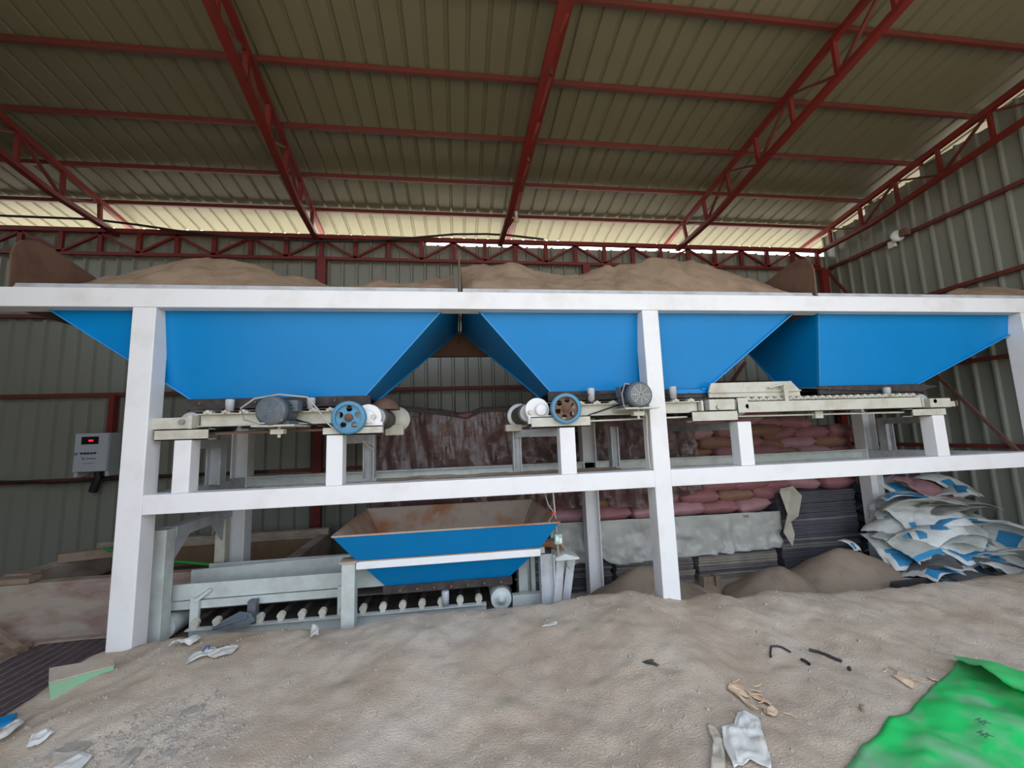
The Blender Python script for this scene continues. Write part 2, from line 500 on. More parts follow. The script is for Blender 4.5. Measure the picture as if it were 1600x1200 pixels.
# ------------------------------------------------------------------ red lattice trusses
def rafter(xt, xb, label):
    """xt, xb: x of the top and bottom chord at y = 1.5 and their drift per metre towards the front"""
    fx = lambda q, y: q[0] + q[1] * (1.5 - y)
    t = thing('roof_truss', label, 'truss', (xb[0], 2.85, 4.79), 'red lattice rafters under the roof')
    zt = lambda y: roof_z(y)
    dep = lambda y: 0.40 if y < 1.9 else 0.40 - 0.13 * (y - 1.9)
    T_ = lambda y, d=0.0: (fx(xt, y), y, zt(y) - d)
    B_ = lambda y, d=0.0: (fx(xb, y), y, zt(y) - dep(y) + d)
    part('top_chord', MB().bar(T_(-2.95), T_(3.2), 0.06, 0.06), M['red'], t)
    part('bottom_chord', MB().bar(B_(-2.95), B_(1.9), 0.075, 0.055).bar(B_(1.9), B_(2.9), 0.075, 0.055), M['red'], t)
    ys_ = [2.6 - 0.55 * k for k in range(11)]
    for k, y in enumerate(ys_):
        part('web', MB().bar(T_(y, 0.02), B_(y, 0.02), 0.045, 0.035, (0, 1, 0)), M['red'], t)
    for k in range(len(ys_) - 1):
        a, b = (ys_[k], ys_[k + 1]) if k % 2 == 0 else (ys_[k + 1], ys_[k])
        part('web', MB().bar(T_(a, 0.02), B_(b, 0.02), 0.03, 0.025), M['red_brown'], t)
    return t
for xt, xb, l in (((-4.75, 0.02), (-4.73, 0.02), 'red lattice roof truss at the far left of the shed'),
             ((-1.97, 0.06), (-1.96, 0.07), 'red lattice roof truss above the left white post'),
             ((0.97, 0.045), (0.79, 0.05), 'red lattice roof truss beside the hanging bulb'),
             ((3.73, 0.01), (3.75, 0.0), 'red lattice roof truss running above the middle sand heap toward upper right'),
             ((6.40, 0.0), (6.40, 0.0), 'dark red lattice roof truss against the top of the right wall')):
    rafter(xt, xb, l)
et = thing('eave_truss', 'long red lattice truss along the top of the back wall', 'truss', (-1, 2.85, 4.45))
part('top_chord', MB().box(-8.6, 6.45, 2.82, 2.88, 4.76, 4.82), M['red'], et)
part('bottom_chord', MB().box(-8.6, 6.45, 2.83, 2.875, 4.43, 4.475), M['red'], et)
xv = [-0.02 + 0.49 * k for k in range(-17, 14)]
for k, x in enumerate(xv):
    part('web', MB().box(x - 0.03, x + 0.03, 2.83, 2.87, 4.47, 4.77), M['red'], et)
    if k:
        a, b = (xv[k - 1], x)
        za, zb = (4.75, 4.47) if k % 2 == 0 else (4.47, 4.75)
        part('web', MB().bar((a, 2.85, za), (b, 2.85, zb), 0.04, 0.03), M['red'], et)

# ------------------------------------------------------------------ white steel frame of the batching plant
fr = thing('steel_frame', 'large white steel frame carrying the three blue hoppers', 'frame', (1.7, 0, 0.3))
part('top_beam', MB().box(-3.7, 6.35, 0.0, 0.14, 2.79, 2.937), M['white'], fr, bevel=0.006)
part('lower_beam', MB().box(-2.23, 1.616, 0.0, 0.14, 1.272, 1.41), M['white'], fr, bevel=0.004)
part('lower_beam', MB().box(1.764, 5.632, 0.0, 0.14, 1.272, 1.41), M['white'], fr, bevel=0.004)
for x0, x1 in ((-2.39, -2.23), (1.615, 1.765), (5.63, 5.79)):
    part('post', MB().box(x0, x1, 0.0, 0.15, 0.05, 2.789), M['white'], fr, bevel=0.006)
def hbeam(x0, x1, y0, y1, z0, z1):
    t = 0.012
    return MB().box(x0, x0 + t, y0, y1, z0, z1).box(x1 - t, x1, y0, y1, z0, z1).box(x0 + t, x1 - t, (y0 + y1) / 2 - 0.005, (y0 + y1) / 2 + 0.005, z0, z1)
for x0, x1 in ((-2.33, -2.17), (1.42, 1.58), (5.13, 5.31)):
    part('back_post', hbeam(x0, x1, 1.33, 1.48, -0.15, 2.79), M['white'], fr)
part('back_lower_beam', MB().box(-2.17, 5.13, 1.40, 1.41, 1.29, 1.405).box(-2.17, 5.13, 1.34, 1.47, 1.395, 1.407).box(-2.17, 5.13, 1.34, 1.47, 1.285, 1.297), M['palegreen'], fr)
part('back_top_beam', MB().box(-2.2, 6.3, 1.36, 1.44, 2.66, 2.935), M['rust'], fr)
part('rear_rail', MB().box(-0.72, 1.6, 0.64, 0.72, 1.31, 1.375), M['wood'], fr)
for xa, xb in ((-2.25, -2.25), (5.45, 5.25)):
    part('cross_beam', MB().add([(xa - .07, .14, 1.275), (xa + .07, .14, 1.275), (xb + .07, 1.36, 1.275), (xb - .07, 1.36, 1.275), (xa - .07, .14, 1.408), (xa + .07, .14, 1.408), (xb + .07, 1.36, 1.4), (xb - .07, 1.36, 1.4)],
         [(0, 3, 2, 1), (4, 5, 6, 7), (0, 1, 5, 4), (1, 2, 6, 5), (2, 3, 7, 6), (3, 0, 4, 7)]), M['grey_steel'], fr)
for x0, x1 in ((-2.06, -1.945), (-1.0, -0.88), (0.83, 0.96), (2.43, 2.56), (4.43, 4.56)):
    part('conveyor_leg', MB().box(x0, x1, 0.02, 0.135, 1.41, 1.79), M['white'], fr, bevel=0.005)
for x0, x1, yy, z0 in ((-2.19, -2.07, 0.70, 1.40), (-0.865, -0.765, 0.68, 1.395), (0.52, 0.60, 0.68, 1.395), (1.05, 1.13, 0.68, 1.395), (1.50, 1.58, 0.68, 1.395), (5.18, 5.29, 1.15, 1.40)):
    part('rear_leg', hbeam(x0, x1, yy - 0.05, yy + 0.05, z0, 1.79), M['grey_steel'], fr)
for x0, x1, yy in ((-2.05, -2.10, 0.66), (-0.92, -0.80, 0.66), (0.9, 0.57, 0.66), (2.49, 2.49, 1.3), (4.5, 5.22, 1.12)):
    part('leg_tie', MB().bar((x0, 0.13, 1.755), (x1, yy, 1.755), 0.07, 0.07), M['grey_steel'], fr)
def cloth_like(x0, x1, za, zb, y):
    xs_ = np.linspace(x0, x1, 50)
    P = np.zeros((2, 50, 3))
    for i, x in enumerate(xs_):
        P[0, i] = (x, y + 0.02 * math.sin(9 * x), za + 0.02 * float(fbm(np.array([x * 9]), np.array([2.0]))[0]))
        P[1, i] = (x, y, zb)
    return MB().grid(P)
part('crumbled_edge', MB().grid(np.array([[(x, y, 1.372 + 0.02 * (1 - abs(y - 0.68) / 0.06) + 0.03 * float(fbm(np.array([x * 8]), np.array([y * 8]))[0])) for x in np.linspace(-0.75, 1.55, 90)] for y in np.linspace(0.62, 0.74, 7)])), M['soil'], fr)
part('frayed_strip', cloth_like(-2.1, -0.78, 1.33, 1.29, 0.95), M['rubber'], fr)
[c for c in fr.children if c.name.startswith('crumbled_edge')][0]['label'] = 'dusty brown debris lying along the inner rail'

# ------------------------------------------------------------------ blue hoppers
def panel(a, b, c, d):
    return MB().add([a, b, c, d], [(0, 1, 2, 3)])
def hopper(label, xtl, xbl, xbr, xtr, loc, yb=0.66, zt=2.95, zb=2.10, rim_mat=None, loads=()):
    h = thing('hopper', label, 'hopper', loc, 'blue feed hoppers on the white frame')
    FT, FB, BB, BT = 0.075, 0.20, yb, 1.35
    tl, tr, bl, br = (xtl, FT, zt), (xtr, FT, zt), (xbl, FB, zb), (xbr, FB, zb)
    tlb, trb, blb, brb = (xtl, BT, zt), (xtr, BT, zt), (xbl, BB, zb), (xbr, BB, zb)
    sld = dict(solid=0.006, recalc=False)
    part('front_panel', panel(bl, br, tr, tl), M['blue'], h, **sld)
    part('side_panel', panel(tl, tlb, blb, bl), M['blue'], h, **sld)
    part('side_panel', panel(br, brb, trb, tr), M['blue'], h, **sld)
    part('back_panel', panel(brb, blb, tlb, trb), M['blue'], h, **sld)
    for a, b in ((bl, tl), (br, tr)):
        part('edge_flange', MB().bar((a[0], a[1] - 0.008, a[2]), (b[0], b[1] - 0.008, b[2]), 0.012, 0.03, (0, 1, 0)), M['blue_edge'], h)
    for a, b in ((blb, tlb), (brb, trb)):
        part('edge_flange', MB().bar(a, b, 0.03, 0.012, (0, 1, 0)), M['blue_edge'], h)
    part('rim', MB().box(xtl, xtr, 0.045, 0.085, 2.938, 2.962).box(xtl, xtr, 0.055, 0.063, 2.962, 2.985), M['grey_steel'], h)
    a, b = min(xbl, xbr) - 0.03, max(xbl, xbr) + 0.05
    part('rubber_skirt', MB().box(a, b, 0.165, 0.185, 2.025, 2.105).box(a, b, 0.66, 0.68, 2.025, 2.10), M['rubber'], h)
    n = int((b - a) / 0.2)
    for k in range(n):
        xx = a + 0.1 + k * 0.2
        part('bolt', MB().cyl((xx, 0.165, 2.07), (xx, 0.148, 2.07), 0.009, 6), M['rust'], h)
    return h
H1 = hopper('left blue hopper behind the left white post, with a wide slanting left side', -3.22, -2.05, -0.755, 0.02, (-1.4, 0.45, 2.1))
H2 = hopper('middle bright blue hopper crossed by the middle white post', 0.06, 0.81, 2.27, 3.36, (1.6, 0.45, 2.1))
H3 = hopper('right blue hopper with an upright left edge and long slope to the right', 3.42, 3.44, 4.52, 6.45, (4.2, 0.45, 2.1), yb=0.62)
part('bottom_flange', MB().box(1.92, 2.30, 0.150, 0.163, 2.062, 2.10).box(2.2, 2.3, 0.14, 0.15, 2.09, 2.105), M['blue'], H2)
def plate(x, hh, name, label):
    poly = [(0.045, 2.80), (0.03, 3.20 * hh), (0.045, 3.27 * hh), (0.09, 3.335 * hh), (0.16, 3.37 * hh), (0.24, 3.38 * hh), (0.34, 3.37 * hh), (0.7, 3.30 * hh), (1.36, 3.12), (1.36, 2.80)]
    return poly
for hp, x in ((H1, -3.245), (H2, 0.035), (H2, 3.39)):
    p = part('divider_plate', MB().prism(plate(x, 1.0, '', ''), 0, x - 0.006, x + 0.006), M['rust'], hp)
    p['label'] = 'rusty brown end plate with a rounded top corner'

def heap_profile(name, label, px, pz, x0, x1, loc, seed, noise=0.05):
    xs_ = np.arange(x0, x1 + 0.001, 0.028)
    ys_ = np.linspace(0.088, 1.32, 44)
    X, Y = np.meshgrid(xs_, ys_)
    r = np.interp(X, px, pz)
    r = (r + np.interp(X + 0.04, px, pz) + np.interp(X - 0.04, px, pz)) / 3
    t = np.clip((Y - 0.088) / (0.72 - 0.088), 0, 1)
    tb = np.clip((1.32 - Y) / (1.32 - 0.72), 0, 1)
    f = np.where(Y < 0.72, t ** 0.85, tb ** 0.8)
    Z = 2.945 + (r - 2.945) * f
    n = fbm(X * 5 + seed, Y * 5, 4) * noise * 2.2 + fbm(X * 16 + seed, Y * 16, 3) * noise * 0.7
    Z += n * np.clip(f * 3, 0, 1)
    o = obj(name, MB().grid(np.dstack([X, Y, Z])), M['sand'], recalc=False)
    return tag(o, label, 'sand', kind='stuff')
heap_profile('sand_heap', 'smooth conical brown sand heap filling the left hopper',
             [-3.25, -3.13, -2.8, -2.51, -2.35, -2.2, -1.87, -1.47, -1.12, -0.95, -0.85, -0.76, -0.62, -0.45, -0.14, 0.02],
             [3.17, 3.21, 3.37, 3.48, 3.51, 3.49, 3.42, 3.32, 3.22, 3.22, 3.28, 3.34, 3.30, 3.28, 3.34, 3.38], -3.2, 0.01, 3, 0.012)
heap_profile('sand_heap', 'rough clumpy brown sand heap filling the middle hopper',
             [0.05, 0.22, 0.45, 0.55, 0.65, 0.85, 1.12, 1.4, 1.69, 2.05, 2.35, 2.65, 3.02, 3.36],
             [3.43, 3.49, 3.49, 3.53, 3.50, 3.41, 3.37, 3.43, 3.52, 3.59, 3.61, 3.57, 3.44, 3.33], 0.06, 3.36, 23, 0.06)
heap_profile('sand_heap', 'low brown sand heap just showing above the right hopper rim',
             [3.4, 4.1, 5.2, 5.8, 6.3, 6.6], [2.96, 3.0, 3.1, 3.26, 3.32, 3.36], 3.44, 6.42, 57, 0.015)

# ------------------------------------------------------------------ belt conveyors
def belt_loop(x0, x1, zc, r, y0, y1, n=10, t=0.010):
    pr = []
    for k in range(n + 1):
        a = -PI / 2 + PI * k / n
        pr.append((x1 + r * math.cos(a), zc + r * math.sin(a)))
    for k in range(n + 1):
        a = PI / 2 + PI * k / n
        pr.append((x0 + r * math.cos(a), zc + r * math.sin(a)))
    m = len(pr)
    mb = MB()
    inn = []
    cx = (x0 + x1) / 2
    for (px, pz) in pr:
        e = x1 if px > x1 else (x0 if px < x0 else px)
        d = Vector((px - e, pz - zc)).normalized() * (r - t)
        inn.append((e + d.x, zc + d.y))
    vs = [(a, y0, b) for a, b in pr] + [(a, y1, b) for a, b in pr] + [(a, y0, b) for a, b in inn] + [(a, y1, b) for a, b in inn]
    fs = []
    for i in range(m):
        j = (i + 1) % m
        fs += [(i, j, m + j, m + i), (2 * m + j, 2 * m + i, 3 * m + i, 3 * m + j), (j, i, 2 * m + i, 2 * m + j), (m + i, m + j, 3 * m + j, 3 * m + i)]
    return mb.add(vs, fs)

def channel(x0, x1, y0, y1, z0, z1, face):
    t = 0.008
    yw = (y0, y0 + t) if face < 0 else (y1 - t, y1)
    return MB().box(x0, x1, yw[0], yw[1], z0, z1).box(x0, x1, y0, y1, z1 - t, z1).box(x0, x1, y0, y1, z0, z0 + t)

def pulley(parent, c, holes, web_mat):
    cx, cy_, cz = c
    p = thing_part = part('drive_pulley', MB().lathe(c, (0, 1, 0), [(-0.028, 0.100), (-0.03, 0.126), (-0.012, 0.127), (0.0, 0.119), (0.012, 0.127), (0.03, 0.126), (0.028, 0.100), (-0.028, 0.100)], 40), M['blue_dull'], parent)
    mb = MB()
    NA, rr = 90, [0.03, 0.04, 0.047, 0.054, 0.06, 0.066, 0.072, 0.078, 0.085, 0.092, 0.102]
    hc, hr = 0.069, 0.024 if holes == 5 else 0.022
    for s in (-0.006, 0.006):
        idx = {}
        vs, fs = [], []
        for i, r in enumerate(rr):
            for k in range(NA):
                a = 2 * PI * k / NA
                vs.append((cx + r * math.cos(a), cy_ + s, cz + r * math.sin(a)))
        for i in range(len(rr) - 1):
            for k in range(NA):
                a = 2 * PI * (k + 0.5) / NA
                r = (rr[i] + rr[i + 1]) / 2
                x, z = r * math.cos(a), r * math.sin(a)
                if all((x - hc * math.cos(2 * PI * h / holes + 0.3)) ** 2 + (z - hc * math.sin(2 * PI * h / holes + 0.3)) ** 2 > hr * hr for h in range(holes)):
                    fs.append((i * NA + k, i * NA + (k + 1) % NA, (i + 1) * NA + (k + 1) % NA, (i + 1) * NA + k))
        mb.add(vs, fs)
    part('web', mb, web_mat, p, recalc=False)
    part('hub', MB().lathe(c, (0, 1, 0), [(0.02, 0.03), (-0.03, 0.03), (-0.036, 0.026), (-0.036, 0.012), (-0.05, 0.012), (-0.05, 0.0005)], 24), M['rust'], p)
    return p

def motor(parent, c, y0, y1, side, grille='bolt'):
    """axis along y; fan cover toward the viewer"""
    cx, cz = c
    r = 0.098
    m = part('motor', MB().cyl((cx, y0 + 0.06, cz), (cx, y1, cz), r, 32), M['motor'], parent)
    mb = MB()
    for k in range(26):
        a = 2 * PI * k / 26
        d = Vector((math.cos(a), 0, math.sin(a)))
        p0, p1 = Vector((cx, y0 + 0.07, cz)) + d * (r + 0.004), Vector((cx, y1 - 0.03, cz)) + d * (r + 0.004)
        mb.bar(p0, p1, 0.004, 0.02, d)
    part('cooling_fin', mb, M['motor'], m)['kind'] = 'stuff'
    part('fan_cover', MB().lathe((cx, y0, cz), (0, 1, 0), [(0.0, 0.0005), (0.0, 0.080), (0.008, 0.096), (0.022, 0.106), (0.075, 0.107), (0.075, 0.085)], 36), M['motor'], m)
    mb = MB()
    for q in (0.018, 0.034, 0.05, 0.065, 0.08):
        mb.lathe((cx, y0, cz), (0, 1, 0), [(0.002, q - 0.003), (-0.004, q - 0.002), (-0.004, q + 0.002), (0.002, q + 0.003)], 28)
    for k in range(8):
        a = PI * k / 4
        mb.bar((cx + 0.012 * math.cos(a), y0 - 0.003, cz + 0.012 * math.sin(a)), (cx + 0.08 * math.cos(a), y0 - 0.003, cz + 0.08 * math.sin(a)), 0.004, 0.004)
    part('fan_grille', mb, M[grille], m)
    part('terminal_box', MB().box(cx + side * 0.085 - 0.03, cx + side * 0.085 + 0.05 * side + 0.0 + (0.03 if side < 0 else 0.0), y0 + 0.14, y0 + 0.24, cz + 0.0, cz + 0.085), M['motor'], m, bevel=0.004)
    part('foot', MB().box(cx - 0.10, cx - 0.04, y0 + 0.08, y1, cz - 0.10, cz - 0.072).box(cx + 0.04, cx + 0.10, y0 + 0.08, y1, cz - 0.10, cz - 0.072), M['motor'], m)
    part('mount_plate', MB().box(cx - 0.13, cx + 0.16, y0 + 0.02, y1 + 0.1, cz - 0.112, cz - 0.10), M['cream'], m)
    part('adjusting_bolt', MB().cyl((cx + 0.02, y0 + 0.12, cz - 0.112), (cx + 0.02, y0 + 0.12, cz - 0.19), 0.012, 10).box(cx - 0.03, cx + 0.06, y0 + 0.09, y0 + 0.15, cz - 0.165, cz - 0.13), M['cream'], m)
    part('shaft_pulley', MB().cyl((cx, y1, cz), (cx, y1 + 0.06, cz), 0.035, 20), M['dark'], m)
    return m

def conveyor(label, x0, x1, xc0, xc1, loc, drum0, drum1, rollers):
    c = thing('belt_conveyor', label, 'conveyor', loc, 'short belt conveyors under the hoppers')
    part('belt', belt_loop(drum0, drum1, 1.925, 0.088, 0.16, 0.66), M['belt'], c)
    for xd in (drum0, drum1):
        d = part('drum', MB().cyl((xd, 0.14, 1.925), (xd, 0.68, 1.925), 0.076, 28), M['grey_steel'], c)
        part('shaft', MB().cyl((xd, 0.03, 1.925), (xd, 0.76, 1.925), 0.02, 14), M['bolt'], d)
    part('side_channel', channel(xc0, xc1, 0.07, 0.12, 1.885, 1.985, 1), M['cream'], c)
    part('side_channel', channel(xc0, xc1, 0.70, 0.75, 1.885, 1.985, -1), M['cream'], c)
    for k in range(rollers):
        xr = xc0 + (xc1 - xc0) * (k + 0.5) / rollers
        r = part('roller', MB().cyl((xr, 0.13, 1.985), (xr, 0.69, 1.985), 0.02, 12), M['bolt'], c)
        part('roller_bracket', MB().box(xr - 0.03, xr + 0.03, 0.075, 0.125, 1.985, 2.0).cyl((xr, 0.07, 1.995), (xr, 0.13, 1.995), 0.016, 12), M['cream'], r)
    return c
def load_cell(c, x, z0=1.99, z1=2.09, y=0.09):
    l = part('load_cell', MB().lathe((x, y, z0), (0, 0, 1), [(0, 0.0005), (0, 0.012), (0.012, 0.012), (0.012, 0.028), (0.05, 0.029), (0.052, 0.031), (z1 - z0 - 0.004, 0.031), (z1 - z0, 0.028), (z1 - z0, 0.0005)], 18), M['grey_steel'], c)
    return l
def vbelt(c, a, ra, b, rb, y):
    a, b = Vector((a[0], y, a[1])), Vector((b[0], y, b[1]))
    d = (b - a).normalized()
    n = Vector((-d.z, 0, d.x))
    mb = MB()
    for s in (-1, 1):
        mb.tube([a + n * ra * s, (a + n * ra * s + b + n * rb * s) / 2, b + n * rb * s], 0.007, 6)
    return part('drive_belt', mb, M['cable'], c)

# --- left conveyor
C1 = conveyor('left belt conveyor with dusty dark motor and five hole blue pulley', -2.24, -0.5, -1.94, -0.93, (-1.4, 0.4, 1.79), -2.03, -0.66, 8)
part('tail_bracket', MB().box(-2.24, -1.97, 0.05, 0.12, 1.875, 1.958).box(-1.985, -1.955, 0.03, 0.12, 1.87, 1.97), M['cream'], C1)
part('base_bracket', channel(-2.2, -1.84, 0.03, 0.13, 1.79, 1.873, -1), M['cream'], C1)
part('base_bracket', channel(-1.03, -0.59, 0.03, 0.13, 1.79, 1.855, -1), M['cream'], C1)
part('bearing_plate', MB().cyl((-0.70, 0.06, 1.925), (-0.70, 0.10, 1.925), 0.10, 32).box(-0.83, -0.59, 0.05, 0.10, 1.79, 1.885), M['white'], C1)
part('bearing', MB().lathe((-0.70, 0.06, 1.925), (0, -1, 0), [(0, 0.055), (0.02, 0.055), (0.025, 0.045), (0.03, 0.0005)], 24).cyl((-0.66, 0.055, 1.88), (-0.66, 0.035, 1.88), 0.01, 8), M['white'], C1)
part('drum_guard', MB().lathe((-0.56, 0.64, 1.925), (0, 1, 0), [(0, 0.0005), (0, 0.115), (0.02, 0.115), (0.02, 0.0005)], 28).box(-0.66, -0.5, 0.6, 0.66, 1.78, 1.87), M['cream'], C1)
pulley(C1, (-0.83, 0.0, 1.92), 5, M['blue_dull'])
motor(C1, (-1.32, 1.975), -0.20, 0.06, 1, 'motor')
vbelt(C1, (-1.32, 1.975), 0.035, (-0.83, 1.92), 0.118, 0.075)
load_cell(C1, -1.73)
load_cell(C1, -1.14)
part('tie_rod', MB().bar((-1.84, 0.12, 1.83), (-1.03, 0.12, 1.835), 0.014), M['rust'], C1)
part('cable', MB().tube([(-1.24, -0.18, 1.91), (-1.38, -0.19, 1.885), (-1.50, -0.17, 1.92), (-1.54, -0.14, 2.0), (-1.46, -0.12, 2.07), (-1.3, -0.1, 2.10), (-1.12, -0.06, 2.08), (-1.05, -0.04, 1.99), (-0.98, -0.02, 1.88), (-0.9, 0.0, 1.80)], 0.007), M['cable_w'], C1)
part('cable', MB().tube([(-0.84, 0.3, 1.75), (-0.8, 0.35, 1.74), (-0.73, 0.4, 1.70), (-0.70, 0.4, 1.64), (-0.73, 0.38, 1.66), (-0.8, 0.3, 1.74)], 0.006), M['cable_w'], C1)
part('clogged_dust', MB().lathe((-0.63, 0.4, 2.06), (0, 0, 1), [(-0.06, 0.13), (-0.01, 0.11), (0.03, 0.06), (0.05, 0.0005)], 18), M['rust'], C1)

# --- middle conveyor
C2 = conveyor('middle belt conveyor with grey motor and rusty six hole pulley', 0.44, 2.45, 0.97, 2.12, (1.4, 0.4, 1.79), 0.60, 2.28, 8)
part('tail_bracket', MB().box(2.20, 2.445, 0.05, 0.12, 1.90, 1.995).box(2.13, 2.15, 0.06, 0.12, 1.89, 1.99), M['cream'], C2)
part('base_bracket', channel(2.02, 2.445, 0.03, 0.13, 1.80, 1.895, -1), M['cream'], C2)
part('base_bracket', channel(0.60, 1.10, 0.03, 0.13, 1.795, 1.885, -1), M['cream'], C2)
part('base_bracket', MB().box(0.45, 0.60, 0.56, 0.68, 1.78, 1.84), M['cream'], C2)
part('bearing_plate', MB().cyl((0.66, 0.07, 1.945), (0.66, 0.11, 1.945), 0.10, 32).box(0.58, 0.82, 0.06, 0.11, 1.83, 1.895), M['white'], C2)
part('bearing', MB().lathe((0.69, 0.06, 1.945), (0, -1, 0), [(0, 0.05), (0.02, 0.05), (0.025, 0.04), (0.03, 0.0005)], 24), M['white'], C2)
part('drum_guard', MB().lathe((0.60, 0.66, 1.925), (0, 1, 0), [(0, 0.0005), (0, 0.12), (0.02, 0.12), (0.02, 0.0005)], 28), M['white'], C2)
pulley(C2, (0.885, 0.0, 1.945), 6, M['rust'])
motor(C2, (1.455, 2.03), -0.20, 0.06, -1)
vbelt(C2, (1.455, 2.03), 0.035, (0.885, 1.945), 0.118, 0.075)
load_cell(C2, 1.14, 2.0, 2.12)
load_cell(C2, 1.89, 2.0, 2.12)
part('tie_rod', MB().bar((1.10, 0.12, 1.84), (2.02, 0.12, 1.85), 0.014), M['cream'], C2)
part('cable', MB().tube([(1.44, -0.1, 2.12), (1.36, -0.12, 2.13), (1.33, -0.12, 2.05), (1.34, -0.12, 1.95), (1.36, -0.1, 1.93)], 0.006), M['cable_w'], C2)
part('cable', MB().tube([(1.53, -0.05, 1.93), (1.575, -0.02, 1.86), (1.585, 0.02, 1.7), (1.59, 0.03, 1.5), (1.60, 0.03, 1.42)], 0.009), M['cable_w'], C2)

# --- right conveyor
C3 = conveyor('right belt conveyor with close rollers and cream side cover', 2.46, 4.74, 2.56, 4.36, (3.6, 0.4, 1.79), 2.55, 4.5, 24)
part('side_plate', MB().box(2.46, 4.35, 0.035, 0.045, 1.87, 1.965).box(2.46, 2.56, 0.03, 0.05, 1.87, 2.0), M['cream'], C3)
part('end_bracket', MB().box(4.44, 4.67, 0.03, 0.12, 1.865, 1.95).box(4.38, 4.40, 0.05, 0.12, 1.875, 1.96).box(4.67, 4.76, 0.06, 0.08, 1.87, 1.92), M['cream'], C3)
part('take_up_bolt', MB().cyl((4.67, 0.08, 1.9), (4.77, 0.08, 1.9), 0.014, 10).box(4.76, 4.78, 0.05, 0.11, 1.875, 1.925), M['rust'], C3)
part('base_bracket', channel(4.24, 4.60, 0.03, 0.13, 1.785, 1.86, -1), M['cream'], C3)
cv = part('side_cover', MB().prism([(2.24, 2.07), (2.27, 2.145), (3.07, 2.15), (3.145, 2.07), (3.15, 2.01), (2.24, 2.015)], 1, 0.10, 0.115), M['cream'], C3)
part('cover_lip', MB().box(2.24, 3.15, 0.085, 0.10, 2.055, 2.066).bar((3.07, 0.11, 2.15), (3.15, 0.2, 2.07), 0.012), M['cream'], cv)
part('hanger', MB().box(2.945, 2.985, 0.05, 0.06, 1.96, 2.125).bar((2.96, 0.055, 2.12), (2.82, 0.09, 2.09), 0.05, 0.01), M['cream'], C3)
load_cell(C3, 4.06, 1.97, 2.07)
part('rubber_strip', MB().prism([(3.12, 2.09), (3.9, 2.05), (4.5, 2.03), (4.72, 2.08), (4.5, 2.10), (3.9, 2.10)], 1, 0.15, 0.16), M['rubber'], C3)
part('tie_rod', MB().bar((2.5, 0.12, 1.84), (4.25, 0.12, 1.83), 0.013).box(3.28, 3.36, 0.1, 0.14, 1.80, 1.865), M['cream'], C3)

# ------------------------------------------------------------------ lower weighing hopper, its stand, collecting conveyor
W = thing('weighing_hopper', 'low blue weighing hopper with flared rusty open top', 'hopper', (-0.1, 0.6, 0.5))
def ring(x0, x1, y0, y1, z):
    return [(x0, y0, z), (x1, y0, z), (x1, y1, z), (x0, y1, z)]
R0, R1, R2_ = ring(-0.955, 0.80, 0.05, 1.25, 1.03), ring(-0.80, 0.655, 0.21, 1.08, 0.79), ring(-0.62, 0.42, 0.40, 0.86, 0.53)
nm = ('front_panel', 'side_panel', 'back_panel', 'side_panel')
for k in range(4):
    j = (k + 1) % 4
    part('flared_' + nm[k], panel(R1[k], R1[j], R0[j], R0[k]), M['blue'], W, recalc=False)
    part('lower_' + nm[k], panel(R2_[k], R2_[j], R1[j], R1[k]), M['blue'], W, recalc=False)
    i0, i1 = Vector(R0[k]), Vector(R0[j])
    cen = Vector((-0.08, 0.65, 0))
    sh = lambda p, d=0.012: (p[0] + (cen.x - p[0]) * d, p[1] + (cen.y - p[1]) * d, p[2])
    part('inner_plate', panel(sh(R0[k]), sh(R0[j]), sh(R1[j]), sh(R1[k])), M['rust_dust'], W, recalc=False)
mb = MB()
for k in range(4):
    mb.bar(R0[k], R0[(k + 1) % 4], 0.012)
part('rim', mb, M['rust_dust'], W)
part('dust_ledge', MB().box(-0.80, 0.66, 0.185, 0.215, 0.798, 0.806), M['soil'], W)
part('rubber_skirt', MB().box(-0.64, 0.44, 0.385, 0.40, 0.47, 0.535), M['rubber'], W)
for k in range(7):
    xx = -0.5 + 0.14 * k
    part('bolt', MB().cyl((xx, 0.385, 0.50), (xx, 0.365, 0.50), 0.011, 6), M['rust'], W)

ST = thing('hopper_stand', 'white steel stand holding the low blue hopper', 'stand', (-0.1, 0.25, 0.1))
part('rail', MB().box(-0.81, 0.66, 0.18, 0.26, 0.742, 0.798), M['white'], ST, bevel=0.004)
part('leg', MB().box(-0.915, -0.815, 0.17, 0.27, 0.05, 0.80), M['palegreen'], ST, bevel=0.004)
part('leg', hbeam(0.66, 0.78, 0.20, 0.30, -0.05, 0.735), M['grey_steel'], ST)
part('leg', MB().box(-0.90, -0.82, 1.06, 1.14, -0.1, 0.79), M['palegreen'], ST)
part('leg', MB().box(0.66, 0.74, 1.06, 1.14, -0.1, 0.79), M['palegreen'], ST)
part('leg_cap', MB().box(-0.93, -0.80, 0.15, 0.29, 0.80, 0.815), M['rust_dust'], ST)
part('rail', MB().box(-0.81, 0.66, 1.04, 1.12, 0.742, 0.79), M['palegreen'], ST)
part('rail', MB().box(-0.87, -0.82, 0.26, 1.06, 0.742, 0.79).box(0.66, 0.71, 0.26, 1.06, 0.742, 0.79), M['palegreen'], ST)

